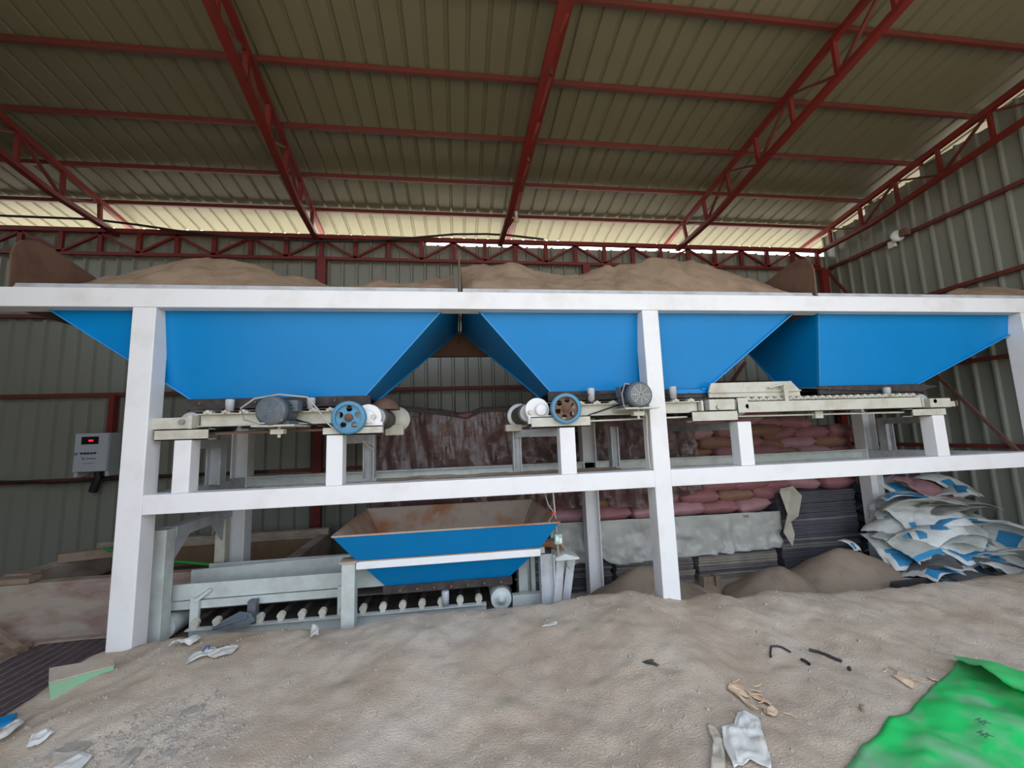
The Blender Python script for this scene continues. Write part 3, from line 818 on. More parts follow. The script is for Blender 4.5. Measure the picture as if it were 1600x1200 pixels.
SS = thing('sensor_stand', 'small splayed steel stand with thin rod and switch box', 'stand', (0.85, 0.2, 0.1))
part('leg', MB().bar((0.74, 0.20, 0.0), (0.83, 0.22, 0.70), 0.03, 0.07), M['grey_steel'], SS)
part('leg', MB().bar((0.82, 0.30, 0.0), (0.95, 0.30, 0.70), 0.03, 0.07), M['grey_steel'], SS)
part('top_plate', MB().prism([(0.78, 0.70), (0.98, 0.70), (0.98, 0.715), (0.86, 0.75), (0.78, 0.72)], 1, 0.16, 0.34), M['palegreen'], SS)
part('hook', MB().tube([(0.87, 0.15, 0.70), (0.87, 0.15, 0.66), (0.89, 0.15, 0.64), (0.91, 0.15, 0.66)], 0.008), M['bolt'], SS)
part('bent_flap', MB().grid(np.array([[(0.66 + 0.22 * u, 0.20 + 0.14 * v, 0.84 - 0.06 * u - 0.10 * v + 0.05 * math.sin(u * 3)) for u in np.linspace(0, 1, 8)] for v in np.linspace(0, 1, 6)])), M['rust_dust'], SS, solid=0.006)
part('rod', MB().cyl((0.79, 0.20, 1.28), (0.815, 0.20, 0.72), 0.010, 12), M['bolt'], SS)
sw = part('switch_box', MB().box(0.775, 0.84, 0.14, 0.19, 0.835, 0.915), M['switch'], SS, bevel=0.004)
part('switch_face', MB().box(0.785, 0.805, 0.135, 0.141, 0.86, 0.90).box(0.812, 0.832, 0.135, 0.141, 0.85, 0.885), M['lamp'], sw)
part('lever', MB().cyl((0.70, 0.165, 0.868), (0.775, 0.165, 0.872), 0.010, 10), M['dark'], SS)
part('red_tag', MB().box(0.77, 0.80, 0.18, 0.22, 1.06, 1.085), M['tag_red'], SS)
part('cable', MB().tube([(0.71, 0.17, 1.26), (0.74, 0.17, 1.15), (0.79, 0.17, 1.08), (0.74, 0.17, 1.02), (0.69, 0.165, 0.95), (0.675, 0.165, 0.87), (0.70, 0.165, 0.868)], 0.005), M['cable_w'], SS)

LC = thing('collecting_conveyor', 'long low grey conveyor with row of rollers under the low blue hopper', 'conveyor', (-0.8, 0.7, 0.3))
part('belt', belt_loop(-2.28, 0.34, 0.36, 0.10, 0.46, 0.98), M['belt'], LC)
for xd in (-2.28, 0.34):
    d = part('drum', MB().cyl((xd, 0.38, 0.36), (xd, 1.02, 0.36), 0.088, 28), M['palegreen'], LC)
    part('drum_hub', MB().lathe((xd, 0.38, 0.36), (0, -1, 0), [(0, 0.06), (0.004, 0.055), (0.004, 0.03), (0.03, 0.028), (0.03, 0.0005)], 20), M['palegreen'], d)
part('side_channel', channel(-2.1, 0.21, 0.34, 0.40, 0.24, 0.345, 1), M['palegreen'], LC)
part('side_channel', channel(-2.1, 0.21, 1.02, 1.08, 0.24, 0.345, -1), M['palegreen'], LC)
part('side_plate', MB().box(-2.26, -0.62, 0.44, 0.455, 0.535, 0.655), M['palegreen'], LC)
part('side_plate', MB().box(-2.26, -0.95, 0.425, 0.44, 0.47, 0.53), M['palegreen'], LC)
part('side_plate', MB().prism([(-0.97, 0.52), (-0.60, 0.52), (-0.58, 0.56), (-0.63, 0.69), (-0.97, 0.655)], 1, 0.445, 0.46), M['palegreen'], LC)
part('side_plate', MB().box(-2.3, -0.9, 0.99, 1.0, 0.50, 0.66), M['palegreen'], LC)
part('upper_chute', MB().prism([(-2.34, 0.55), (-1.0, 0.55), (-1.0, 0.70), (-2.34, 0.665)], 1, 0.80, 0.815), M['palegreen'], LC)
part('support_bracket', MB().box(-2.10, -2.04, 0.39, 0.42, 0.30, 0.56).bar((-2.07, 0.40, 0.54), (-1.98, 0.44, 0.61), 0.06, 0.02), M['palegreen'], LC)
part('support_bracket', MB().box(-1.0, -0.93, 0.39, 0.44, 0.33, 0.56), M['palegreen'], LC)
for k in range(17):
    xr = -2.05 + 0.157 * k - (0.02 if k < 0 else 0)
    if xr > 0.2:
        break
    r = part('roller', MB().cyl((xr, 0.40, 0.385), (xr, 1.0, 0.385), 0.022, 14), M['rubber'], LC)
    part('roller_end', MB().cyl((xr, 0.365, 0.38), (xr, 0.40, 0.385), 0.03, 14).box(xr - 0.02, xr + 0.02, 0.36, 0.40, 0.345, 0.37), M['cream'], r)
load_cell(LC, -0.13, 0.345, 0.47, 0.36)
part('end_bracket', MB().box(0.44, 0.70, 0.40, 0.46, 0.24, 0.37), M['palegreen'], LC)
part('scraper_post', MB().box(0.52, 0.60, 0.55, 0.62, 0.3, 0.72).box(0.64, 0.68, 0.6, 0.66, 0.3, 0.7), M['palegreen'], LC)
part('torn_flap', MB().prism([(-1.88, 0.36), (-1.80, 0.42), (-1.68, 0.475), (-1.60, 0.455), (-1.57, 0.40), (-1.64, 0.36), (-1.76, 0.345)], 1, 0.27, 0.278).bar((-1.86, 0.265, 0.375), (-1.62, 0.262, 0.44), 0.01, 0.02), M['motor'], LC)
part('bolt_block', MB().box(-1.66, -1.60, 0.34, 0.40, 0.36, 0.52), M['motor'], LC)

PF = thing('portal_stand', 'short pale steel portal with corner gussets beside the left post', 'stand', (-2.3, 0.75, 0.1))
part('leg', MB().box(-2.33, -2.215, 0.25, 0.36, 0.1, 1.115), M['palegreen'], PF, bevel=0.004)
part('leg', MB().box(-2.36, -2.27, 1.18, 1.27, -0.1, 1.06), M['cream'], PF)
part('cap_beam', MB().bar((-2.26, 0.36, 1.075), (-2.30, 1.25, 1.075), 0.10, 0.09), M['grey_steel'], PF)
part('gusset', MB().prism([(0.36, 1.03), (0.62, 1.03), (0.36, 0.80)], 0, -2.265, -2.255), M['grey_steel'], PF)
part('gusset', MB().prism([(1.18, 1.03), (0.95, 1.03), (1.18, 0.82)], 0, -2.30, -2.29), M['grey_steel'], PF)

# ------------------------------------------------------------------ stacks of production boards behind the frame
def board_mesh(w, d, t, seed):
    r = random.Random(seed)
    j = lambda s: r.uniform(-s, s)
    mb = MB()
    w2, d2 = w / 2, d / 2
    nx = 6
    vs, fs = [], []
    for k in range(nx + 1):
        x = -w2 + w * k / nx
        yj, zj = j(0.006), j(0.0025)
        vs += [(x, -d2 + yj, zj), (x, d2, zj), (x, d2, t + zj), (x, -d2 + yj + j(0.004), t + zj)]
    for k in range(nx):
        o = 4 * k
        for a in range(4):
            b = (a + 1) % 4
            fs.append((o + a, o + b, o + 4 + b, o + 4 + a))
    fs += [(0, 3, 2, 1), (4 * nx, 4 * nx + 1, 4 * nx + 2, 4 * nx + 3)]
    return mb.add(vs, fs)
_U = ['', 'first', 'second', 'third', 'fourth', 'fifth', 'sixth', 'seventh', 'eighth', 'ninth', 'tenth', 'eleventh', 'twelfth', 'thirteenth', 'fourteenth', 'fifteenth', 'sixteenth', 'seventeenth', 'eighteenth', 'nineteenth']
def NTH(n):
    if n < 20:
        return _U[n]
    t = {2: ('twentieth', 'twenty'), 3: ('thirtieth', 'thirty'), 4: ('fortieth', 'forty')}[n // 10]
    return t[0] if n % 10 == 0 else t[1] + '-' + _U[n % 10]
def stack(x0, x1, y0, d, z0, z1, label, group, mats, t=0.030):
    w = x1 - x0
    meshes = []
    for s in range(4):
        me = board_mesh(w - 0.02, d, t - 0.004, s + int(x0 * 100)).mesh('pallet_board', mats[s % len(mats)])
        fix(me)
        meshes.append(me)
    n = int(round((z1 - z0) / t))
    for k in range(n):
        o = bpy.data.objects.new('pallet_board', random.choice(meshes))
        COL.objects.link(o)
        o.location = ((x0 + x1) / 2 + random.gauss(0, 0.006), y0 + d / 2 + random.gauss(0, 0.008), z0 + t * k)
        o.rotation_euler = (0, 0, random.gauss(0, 0.006))
        tag(o, f'{label}, {NTH(n - k)} from its top', 'board', group)
bd = (M['board'], M['board_l'], M['board_d'])
stack(4.0, 5.14, 1.58, 0.6, -0.1, 0.88, 'thin dark board in the tall uncovered stack', 'boards in the tall uncovered stack', (M['board_d'], M['board'], M['board_d']))
stack(2.86, 3.93, 1.58, 0.6, -0.1, 0.66, 'thin weathered board in the stack under the sheet end', 'boards in the stack under the sheet end', bd)
stack(1.82, 2.82, 1.60, 0.6, -0.1, 0.66, 'thin weathered board in the stack behind the middle post', 'boards in the stack behind the middle post', (M['board'], M['board_l']))
stack(0.62, 1.78, 1.60, 0.6, -0.1, 0.66, 'thin grey board in the stack behind the switch stand', 'boards in the stack behind the switch stand', (M['board'], M['board_d']))
stack(-0.9, 0.58, 1.62, 0.6, -0.1, 0.66, 'thin board in the stack behind the low blue hopper', 'boards in the stack behind the low hopper', (M['board'], M['board_d']))

# ------------------------------------------------------------------ pink sacks
def pillow(w, l, h, warp, seed, nx=14, ny=9, p=3.0, ear=0.0):
    rr = np.random.RandomState(seed)
    ox, oy = rr.rand(2) * 50
    u = np.linspace(-1, 1, nx)
    v = np.linspace(-1, 1, ny)
    U, V = np.meshgrid(u, v)
    th = (np.clip(1 - np.abs(U) ** p, 0, 1) ** 0.55) * (np.clip(1 - np.abs(V) ** p, 0, 1) ** 0.55)
    sx = 1 + 0.05 * fbm(V * 1.5 + ox, U * 0 + oy, 2) * 2
    Xm = U * w / 2 * sx
    Ym = V * l / 2 * (1 + 0.1 * fbm(U * 1.5 + oy, V * 0 + ox, 2)) * (1 + ear * (np.abs(U) ** 6) * 0)
    mid = warp * 2 * fbm(U * 1.6 + ox, V * 1.6 + oy, 3)
    det = 0.22 * h * fbm(U * 4 + ox, V * 4 + oy, 3)
    top = mid + h / 2 * th + det * th
    bot = mid - h / 2 * th + det * th * 0.5 - 0.002
    mb = MB()
    A = np.dstack([Xm, Ym, top])
    B = np.dstack([Xm, Ym, bot])
    n = nx * ny
    vs = list(A.reshape(-1, 3)) + list(B.reshape(-1, 3))
    fs = []
    for j in range(ny - 1):
        for i in range(nx - 1):
            a = j * nx + i
            fs.append((a, a + 1, a + nx + 1, a + nx))
            fs.append((n + a, n + a + nx, n + a + nx + 1, n + a + 1))
    rim = [i for i in range(nx)] + [j * nx + nx - 1 for j in range(1, ny)] + [(ny - 1) * nx + i for i in range(nx - 2, -1, -1)] + [j * nx for j in range(ny - 2, 0, -1)]
    for k in range(len(rim)):
        a, b = rim[k], rim[(k + 1) % len(rim)]
        fs.append((a, n + a, n + b, b))
    return mb.add(vs, fs, True)

sack_m = []
for s in range(6):
    me = pillow(0.52, 0.42, 0.175, 0.014, 100 + s, p=5.0).mesh('sack', (M['sack'], M['sack_b'], M['sack'], M['sack_c'], M['sack_b'], M['sack'])[s])
    fix(me)
    sack_m.append(me)
ORD = ['first', 'second', 'third', 'fourth', 'fifth', 'sixth', 'seventh', 'eighth', 'ninth', 'tenth', 'eleventh', 'twelfth', 'thirteenth', 'fourteenth']
def put_sack(x, y, z, label, group, rz=0.0, me=None):
    o = bpy.data.objects.new('sack', me or random.choice(sack_m))
    COL.objects.link(o)
    o.location = (x, y, z)
    o.rotation_euler = (random.gauss(0, 0.05), random.gauss(0, 0.06), rz + random.gauss(0, 0.07) + (PI if random.random() < 0.5 else 0))
    return tag(o, label, 'sack', group)
WHO = ('pink', 'dusty pink', 'pink', 'brownish', 'dusty pink', 'pink')
for k in range(10):
    z = 0.75 + 0.134 * k
    for i in range(14):
        x = 3.74 - 0.475 * i + (0.22 if k % 2 else 0) + random.gauss(0, 0.015)
        if x < -0.95:
            continue
        if k == 9 and random.random() < 0.35:
            continue
        q = random.randrange(6)
        if x < 2.6 and k >= 1:
            put_sack(x, 1.86 + random.gauss(0, 0.015), z, f'{WHO[q]} sack behind the clear sheet, {ORD[i - 3]} from right in the {ORD[k]} course', 'pink sacks behind the clear sheet', me=sack_m[q])
        else:
            put_sack(x, 1.80 + random.gauss(0, 0.02), z, f'{WHO[q]} sack, {ORD[i]} from right end in the {ORD[k]} course above the grey sheet', 'pink sacks above the grey sheet', me=sack_m[q])
for k in range(7):
    for i in range(3):
        x = 5.0 - 0.475 * i + (0.2 if k % 2 else 0)
        if k == 6 and i == 0:
            continue
        q = random.randrange(6)
        put_sack(x, 1.86 + random.gauss(0, 0.02), 0.97 + 0.134 * k, f'{WHO[q]} sack, {ORD[i]} from right in the {ORD[k]} course on the tall board stack', 'pink sacks on the tall board stack', me=sack_m[q])

# ------------------------------------------------------------------ sheets over stacks
def cloth(x0, x1, zt, zb, y, amp, n=(70, 24), seed=0, bottom=None, top=None, pts_y=None, freq=3.0):
    us, vs_ = np.linspace(0, 1, n[0]), np.linspace(0, 1, n[1])
    U, V = np.meshgrid(us, vs_)
    Xg = x0 + (x1 - x0) * U
    zt_ = np.interp(Xg, *top) if top else zt
    zb_ = np.interp(Xg, *bottom) if bottom else zb
    Zg = zt_ + (zb_ - zt_) * V
    fold = np.sin(Xg * freq * 4 + 3 * fbm(Xg * 2 + seed, V * 1.2, 3) * 6) * 0.35 + fbm(Xg * 4 + seed, V * 3, 4) * 1.6
    Yg = y - amp * (0.4 + fold + 0.8 * (0.3 - np.abs(fbm(Xg * 9 + seed - V * 1.4, V * 0.7, 2)) * 2)) * (0.25 + V)
    return MB().grid(np.dstack([Xg, Yg, Zg]))
gs = thing('plastic_sheet', 'grey plastic sheet hanging over the front of the board stacks', 'sheet', (2.5, 1.55, 0.3))
part('drape', cloth(1.04, 4.0, 0.70, 0.25, 1.555, 0.05, (140, 30), 5, bottom=([1.04, 1.15, 1.3, 1.5, 1.62, 1.75, 1.95, 2.15, 2.9, 4.0], [0.12, 0.12, 0.22, 0.26, 0.30, 0.20, 0.18, 0.2, 0.215, 0.235]),
                   top=([1.04, 4.0], [0.70, 0.675])), M['sheet_grey'], gs, recalc=False, solid=0.003)
fl = part('folded_corner', MB().add([(3.99, 1.50, 0.92), (4.12, 1.46, 0.94), (4.28, 1.48, 0.86), (4.16, 1.44, 0.62), (4.06, 1.45, 0.56), (4.10, 1.46, 0.40), (4.06, 1.47, 0.26), (3.95, 1.46, 0.44), (4.0, 1.42, 0.66)],
          [(0, 1, 8), (1, 2, 3, 8), (8, 3, 4), (8, 4, 7), (7, 4, 5), (7, 5, 6)]), M['sheet_tan'], gs, recalc=False, solid=0.004)
part('folded_corner', MB().add([(4.02, 1.52, 0.95), (4.22, 1.54, 0.97), (4.28, 1.49, 0.86), (3.99, 1.49, 0.90)], [(0, 1, 2, 3)]), M['sheet_tan'], gs, recalc=False, solid=0.004)
cs = thing('plastic_sheet', 'clear dusty plastic sheet draped over the pink sacks', 'sheet', (0.9, 1.6, 0.9))
part('drape', cloth(-1.0, 2.95, 2.05, 0.85, 1.555, 0.075, (220, 40), 41,
     top=([-1.0, -0.7, -0.2, 0.1, 0.3, 0.9, 1.6, 2.3, 2.95], [2.06, 2.06, 2.0, 1.94, 2.02, 2.02, 1.96, 1.9, 1.86]),
     bottom=([-1.0, 1.2, 1.25, 1.5, 1.8, 1.83, 2.28, 2.31, 2.55, 2.75, 2.95], [0.95, 0.88, 0.86, 0.9, 0.96, 0.86, 0.8, 0.86, 0.92, 0.93, 1.0])), M['sheet_clear'], cs, recalc=False)
U, V = np.meshgrid(np.linspace(-1.0, 2.95, 80), np.linspace(0, 1, 10))
tz = np.interp(U, [-1.0, -0.7, -0.2, 0.1, 0.3, 0.9, 1.6, 2.3, 2.95], [2.06, 2.06, 2.0, 1.94, 2.02, 2.02, 1.96, 1.9, 1.86])
part('top_cover', MB().grid(np.dstack([U, 1.56 + 0.7 * V, tz + 0.10 * np.sin(V * 2.2) + 0.03 * fbm(U * 4, V * 4, 3)])), M['sheet_clear'], cs, recalc=False)

# ------------------------------------------------------------------ soil piles under the frame
def pile(label, cx, cy_, rx, ry, h, base, seed):
    U, V = np.meshgrid(np.linspace(-1, 1, 56), np.linspace(-1, 1, 44))
    r = np.sqrt(U ** 2 + V ** 2)
    f = np.clip(1 - r, 0, 1)
    z = h * (1 - np.sqrt(np.clip(r, 0, 1) ** 2 + 0.02)) * 1.02 + 0.03
    Xg, Yg = cx + U * rx, cy_ + V * ry
    z = np.where(r < 1, z, -0.05) + 0.09 * fbm(Xg * 3 + seed, Yg * 3, 4) * np.clip(f * 2.5, 0, 1)
    tag(obj('soil_pile', MB().grid(np.dstack([Xg, Yg, base + z])), M['soil'], recalc=False), label, 'soil')
pile('brown soil pile between tall board stack and back post', 4.28, 0.98, 1.0, 0.58, 0.48, -0.11, 1)
pile('low soil pile in front of the board stacks', 3.45, 0.98, 0.62, 0.5, 0.33, -0.11, 8)
pile('soil pile beside the middle white post', 1.98, 1.12, 0.75, 0.46, 0.44, -0.11, 15)
for x, r, wh in ((2.84, 0.1, 'leftmost'), (2.92, -0.1, 'middle'), (3.0, 0.05, 'rightmost')):
    pb = obj('wood_block', MB().box(-0.035, 0.035, -0.05, 0.05, 0, 0.12), M['wood'], bevel=0.004)
    pb.location, pb.rotation_euler = (x, 1.46, -0.11), (0, r, r)
    tag(pb, f'small wooden block at the foot of the board stacks, {wh} of three', 'block', 'small wooden blocks by the boards')

# ------------------------------------------------------------------ heap of empty bags by the right wall
def crumpled(w, l, seed, nx=24, ny=16):
    rr = np.random.RandomState(seed)
    ox, oy, a = rr.rand() * 50, rr.rand() * 50, rr.rand() * PI
    U, V = np.meshgrid(np.linspace(-1, 1, nx), np.linspace(-1, 1, ny))
    Xm = U * w / 2 * (1 + 0.10 * fbm(V * 2 + ox, U + oy, 2)) + 0.05 * fbm(V * 1.2 + ox, U * 0 + oy, 2)
    Ym = V * l / 2 * (1 + 0.14 * fbm(U * 2 + oy, V + ox, 2)) + 0.06 * fbm(U * 1.3 + oy, V * 0 + ox, 2)
    rot = U * math.cos(a) + V * math.sin(a)
    mid = 0.09 * fbm(U * 1.3 + ox, V * 1.3 + oy, 2) + 0.09 * (0.25 - np.abs(fbm(rot * 3.0 + ox, V * 0.8 + oy, 3))) - (0.03 + 0.09 * rr.rand()) * V ** 2 - (0.03 + 0.09 * rr.rand()) * U ** 2
    th = (np.clip(1 - np.abs(U) ** 8, 0, 1) * np.clip(1 - np.abs(V) ** 8, 0, 1)) ** 0.5 * (0.014 + 0.012 * fbm(U * 3 + oy, V * 3 + ox, 2))
    top, bot = mid + th, mid - th - 0.002
    n = nx * ny
    vs = list(np.dstack([Xm, Ym, top]).reshape(-1, 3)) + list(np.dstack([Xm, Ym, bot]).reshape(-1, 3))
    fs = []
    for j in range(ny - 1):
        for i in range(nx - 1):
            q = j * nx + i
            fs += [(q, q + 1, q + nx + 1, q + nx), (n + q, n + q + nx, n + q + nx + 1, n + q + 1)]
    rim = [i for i in range(nx)] + [j * nx + nx - 1 for j in range(1, ny)] + [(ny - 1) * nx + i for i in range(nx - 2, -1, -1)] + [j * nx for j in range(ny - 2, 0, -1)]
    for k in range(len(rim)):
        q, b = rim[k], rim[(k + 1) % len(rim)]
        fs.append((q, n + q, n + b, b))
    return MB().add(vs, fs, True)
bag_v = []
BM = ('bagA', 'bagB', 'bagC', 'bagA', 'bagC', 'bagB', 'bagD', 'bagA', 'bagD', 'bagC')
BW = {'bagA': 'white', 'bagB': 'pale grey', 'bagC': 'dirty grey', 'bagD': 'dark'}
for s in range(10):
    me = crumpled(0.78, 0.52, 300 + s).mesh('empty_bag', M[BM[s]])
    fix(me)
    bag_v.append(me)
def bag(x, y, z, rx, ry, rz, v, label, group, sc_=1.0):
    o = bpy.data.objects.new('empty_bag', bag_v[v])
    COL.objects.link(o)
    o.location, o.rotation_euler, o.scale = (x, y, z), (rx, ry, rz), (sc_, sc_, sc_)
    return tag(o, label, 'bag', group)
rb = random.Random(5)
ROW = ('front', 'second', 'third', 'rear')
for k in range(15):
    z = -0.07 + 0.068 * k
    for row in range(4):
        y = 0.66 + 0.52 * max(0, z) + 0.36 * row + rb.gauss(0, 0.03)
        x, i = 1.15 * (y + 3.3) + 0.26 + rb.uniform(0, 0.12), 0
        while x < 6.12:
            v = rb.choice([1, 2, 4, 5, 6, 8, 9, 0, 4, 1]) if k < 7 else rb.choice([0, 1, 3, 5, 7, 2])
            if rb.random() < 0.12:
                v = 7
            tilt = (0.45 if row == 0 else 0.14) + rb.gauss(0, 0.12)
            bag(x, y, z - (0.05 if row == 0 else 0), tilt, rb.gauss(0, 0.14), rb.gauss(0, 0.35) + (PI if rb.random() < 0.5 else 0), v,
                f'{BW[BM[v]]} empty bag, {ORD[i]} from left, {ROW[row]} row, {NTH(k + 1)} layer up the heap', 'empty bags in the heap by the right wall')
            x, i = x + 0.47 + rb.gauss(0, 0.04), i + 1
for k in range(12):
    bag(5.52 + rb.gauss(0, 0.03), 1.95 + rb.gauss(0, 0.05), -0.05 + 0.085 * k, rb.gauss(0, 0.1), rb.gauss(0, 0.15), rb.gauss(PI / 2, 0.2), rb.choice([6, 8]),
        f'dark empty bag, {NTH(k + 1)} up in the pile behind the back post', 'dark bags behind the back post', 0.62)
extra = [(5.42, 0.98, 0.62, 0.75, 0.05, 0.1, 0, 'white empty bag with blue corner panel on the upper front of the heap', 1),
         (5.38, 0.80, 0.40, 0.80, -0.05, -0.05, 3, 'white empty bag with blue squares on the middle front of the heap', 1),
         (5.95, 0.58, 0.12, 0.5, 0.35, 0.5, 7, 'white empty bag sliding down the right front of the heap', 1),
         (5.25, 0.50, 0.06, 0.40, 0.22, -0.5, 0, 'crumpled white empty bag at the foot of the heap', 0.9),
         (6.12, 1.2, 0.99, 0.45, 0.2, 0.3, 3, 'white empty bag with blue stripe on the top right of the heap', 0.9),
         (5.65, 1.38, 0.98, 0.3, 0.05, 0.0, 0, 'white empty bag draped over the top left of the heap', 0.9),
         (4.52, 1.10, 0.36, 0.55, 0.30, 0.5, 3, 'small blue and white empty bag half hidden left of the back post', 0.34)]
for x, y, z, rx, ry, rz, v, l, q in extra:
    bag(x, y, z, rx, ry, rz, v, l, 'single bags on the outside of the heap', q)
pk = obj('sack', crumpled(0.66, 0.46, 77), M['sack_b'])
pk.location, pk.rotation_euler = (5.72, 1.12, 0.94), (0.55, 0.1, 0.15)
tag(pk, 'crumpled pink sack lying on top of the heap of white bags', 'sack')
bk = obj('plastic_sheet', cloth(4.25, 4.85, 0.16, -0.05, 0.50, 0.06, (26, 10), 77), M['dark'], recalc=False, solid=0.004)
tag(bk, 'black plastic scrap at the foot of the back right post', 'sheet')

# ------------------------------------------------------------------ concrete tank, boards, hose
TK = thing('water_tank', 'low concrete water tank at the left by the back wall', 'tank', (-3.0, 1.6, -0.1))
part('front_wall', MB().box(-4.2, -1.62, 1.0, 1.12, -0.1, 0.595), M['concrete'], TK, bevel=0.01)
part('back_wall', MB().box(-4.2, -1.62, 2.25, 2.37, -0.1, 0.66), M['concrete'], TK, bevel=0.01)
part('end_wall', MB().box(-1.74, -1.62, 1.12, 2.25, -0.1, 0.60), M['concrete'], TK, bevel=0.01)
part('end_wall', MB().box(-4.2, -4.02, 1.12, 2.25, -0.1, 0.60), M['concrete'], TK, bevel=0.01)
part('footing', MB().box(-4.2, -1.62, 0.93, 1.0, -0.1, 0.13), M['concrete'], TK, bevel=0.01)
part('water', MB().box(-4.02, -1.74, 1.12, 2.25, 0.30, 0.34), M['water'], TK)
part('inner_lining', MB().box(-4.02, -1.74, 2.235, 2.25, 0.34, 0.56), M['concrete_in'], TK)
tag(obj('wood_plank', MB().box(-4.1, -3.74, 0.98, 1.10, 0.60, 0.645), M['wood'], bevel=0.006), 'pale short plank on the front left rim of the tank', 'plank')
tag(obj('wood_plank', MB().box(-4.05, -3.84, 1.10, 1.22, 0.605, 0.66), M['wood'], bevel=0.006), 'dusty plank lying behind the pale short plank on the tank', 'plank')
pl = obj('wood_plank', MB().box(-0.24, 0.24, -0.05, 0.05, 0, 0.09), M['wood'], bevel=0.006)
pl.location, pl.rotation_euler = (-3.86, 1.75, 0.60), (0, 0, 0.3)
tag(pl, 'brown wooden block on the rear left corner of the tank', 'plank')
tag(obj('garden_hose', MB().tube([(-3.75, 1.75, 0.70), (-3.5, 1.62, 0.68), (-3.2, 1.5, 0.62), (-2.8, 1.35, 0.61), (-2.4, 1.15, 0.615), (-2.0, 1.06, 0.615)], 0.014), M['green_hose']), 'bright green hose lying across the concrete tank', 'hose')
tap = thing('water_tap', 'small metal tap on the back wall of the tank', 'tap', (-2.98, 2.3, 0.66))
part('pipe', MB().cyl((-2.98, 2.31, 0.6), (-2.98, 2.31, 0.92), 0.02, 12), M['bolt'], tap)
part('spout', MB().tube([(-2.98, 2.31, 0.90), (-2.92, 2.24, 0.92), (-2.90, 2.2, 0.86)], 0.018), M['bolt'], tap)
part('handle', MB().box(-3.03, -2.93, 2.28, 2.31, 0.94, 0.955), M['bolt'], tap)

# woven mat, leaning board, foam slab at the lower left
wm = thing('woven_mat', 'dark brown woven mat with pale stitched lines on the ground at lower left', 'mat', (-3.0, 0.2, 0.1))
U, V = np.meshgrid(np.linspace(-3.55, -2.52, 40), np.linspace(-1.0, 0.92, 60))
mz = lambda a, b: 0.115 + 0.05 * sstep(-2.85, -2.5, a) + 0.03 * fbm(a * 3, b * 3, 3)
part('weave', MB().grid(np.dstack([U, V, mz(U, V)])), M['mat_dark'], wm, recalc=False, solid=0.006)
for k in range(11):
    x = -3.48 + 0.088 * k
    yy = np.linspace(-0.98, 0.90, 30)
    for o_ in (0,):
        pts = [(x + 0.03 * math.sin(b * 2), b, float(mz(np.array([x]), np.array([b]))[0]) + 0.006) for b in yy]
        part('stitch_line', MB().tube(pts, 0.005, 5), M['mat_line'], wm)
lb = obj('wood_plank', MB().bar((-4.05, 0.86, 0.45), (-3.55, 0.84, 0.06), 0.035, 0.045), M['wood'])
tag(lb, 'weathered plank leaning against the tank at the far left', 'plank')
ls = obj('wood_plank', MB().bar((-3.62, -0.3, 0.13), (-3.60, 0.9, 0.14), 0.035, 0.03), M['wood'])
tag(ls, 'flat wooden strip along the left edge of the dark mat', 'plank')
gf = thing('foam_slab', 'pale green foam slab with dusty top at the edge of the dirt', 'slab', (-2.3, -0.3, 0.3))
FB_ = [(-2.335, -0.43, 0.31), (-2.13, -0.27, 0.375), (-2.21, -0.18, 0.375), (-2.48, -0.27, 0.32), (-2.35, -0.435, 0.425), (-2.135, -0.27, 0.41), (-2.21, -0.18, 0.42), (-2.49, -0.27, 0.43)]
QF = [(0, 3, 2, 1), (4, 5, 6, 7), (0, 1, 5, 4), (1, 2, 6, 5), (2, 3, 7, 6), (3, 0, 4, 7)]
part('slab', MB().add(FB_, QF), M['green_foam'], gf, bevel=0.005)
part('dust_layer', MB().add([(a, b, c + 0.001) for a, b, c in FB_[4:]] + [(a, b, c + 0.007) for a, b, c in FB_[4:]], QF), M['dirt'], gf)

# ------------------------------------------------------------------ control box on the back wall
CB = thing('control_box', 'grey control cabinet with red digital display on the back wall', 'control box', (-4.65, 2.75, 1.40))
part('cabinet', MB().box(-4.86, -4.47, 2.68, 2.87, 1.46, 1.95), M['cabinet'], CB, bevel=0.006)
dr = part('door', MB().box(-4.855, -4.475, 2.665, 2.68, 1.465, 1.945), M['cabinet'], CB, bevel=0.003)
part('lock', MB().cyl((-4.83, 2.665, 1.69), (-4.83, 2.65, 1.69), 0.018, 12), M['bolt'], dr)
ds = part('display', MB().box(-4.775, -4.585, 2.655, 2.668, 1.81, 1.905), M['screen'], CB)
part('digits', MB().box(-4.69, -4.678, 2.65, 2.656, 1.845, 1.865).box(-4.672, -4.66, 2.65, 2.656, 1.845, 1.865).box(-4.654, -4.642, 2.65, 2.656, 1.845, 1.865), M['led'], ds)
for k in range(5):
    x = -4.765 + 0.038 * k
    part('button', MB().cyl((x, 2.665, 1.695), (x, 2.65, 1.695), 0.013, 12), M['ink'], CB)
mb = MB()
for (a, b, c, d) in ((-4.77, 1.645, -4.745, 1.64), (-4.755, 1.645, -4.74, 1.62), (-4.745, 1.63, -4.725, 1.615)):
    mb.bar((a, 2.662, b), (c, 2.662, d), 0.006, 0.004)
for k in range(7):
    x = -4.71 + 0.017 * k
    h = 0.018 if k in (0, 3) else 0.012
    mb.box(x, x + 0.004, 2.660, 2.664, 1.622, 1.622 + h).box(x, x + 0.012, 2.660, 2.664, 1.622, 1.626)
mb.box(-4.74, -4.62, 2.660, 2.664, 1.565, 1.570)
part('printed_logo', mb, M['ink'], CB)
for x in (-4.845, -4.49):
    part('foot', MB().box(x - 0.02, x + 0.025, 2.70, 2.87, 1.40, 1.46), M['cabinet'], CB)
part('cable_bundle', MB().tube([(-4.66, 2.8, 1.46), (-4.65, 2.8, 1.38), (-4.68, 2.8, 1.30), (-4.72, 2.82, 1.2)], 0.045, 10), M['cable'], CB)
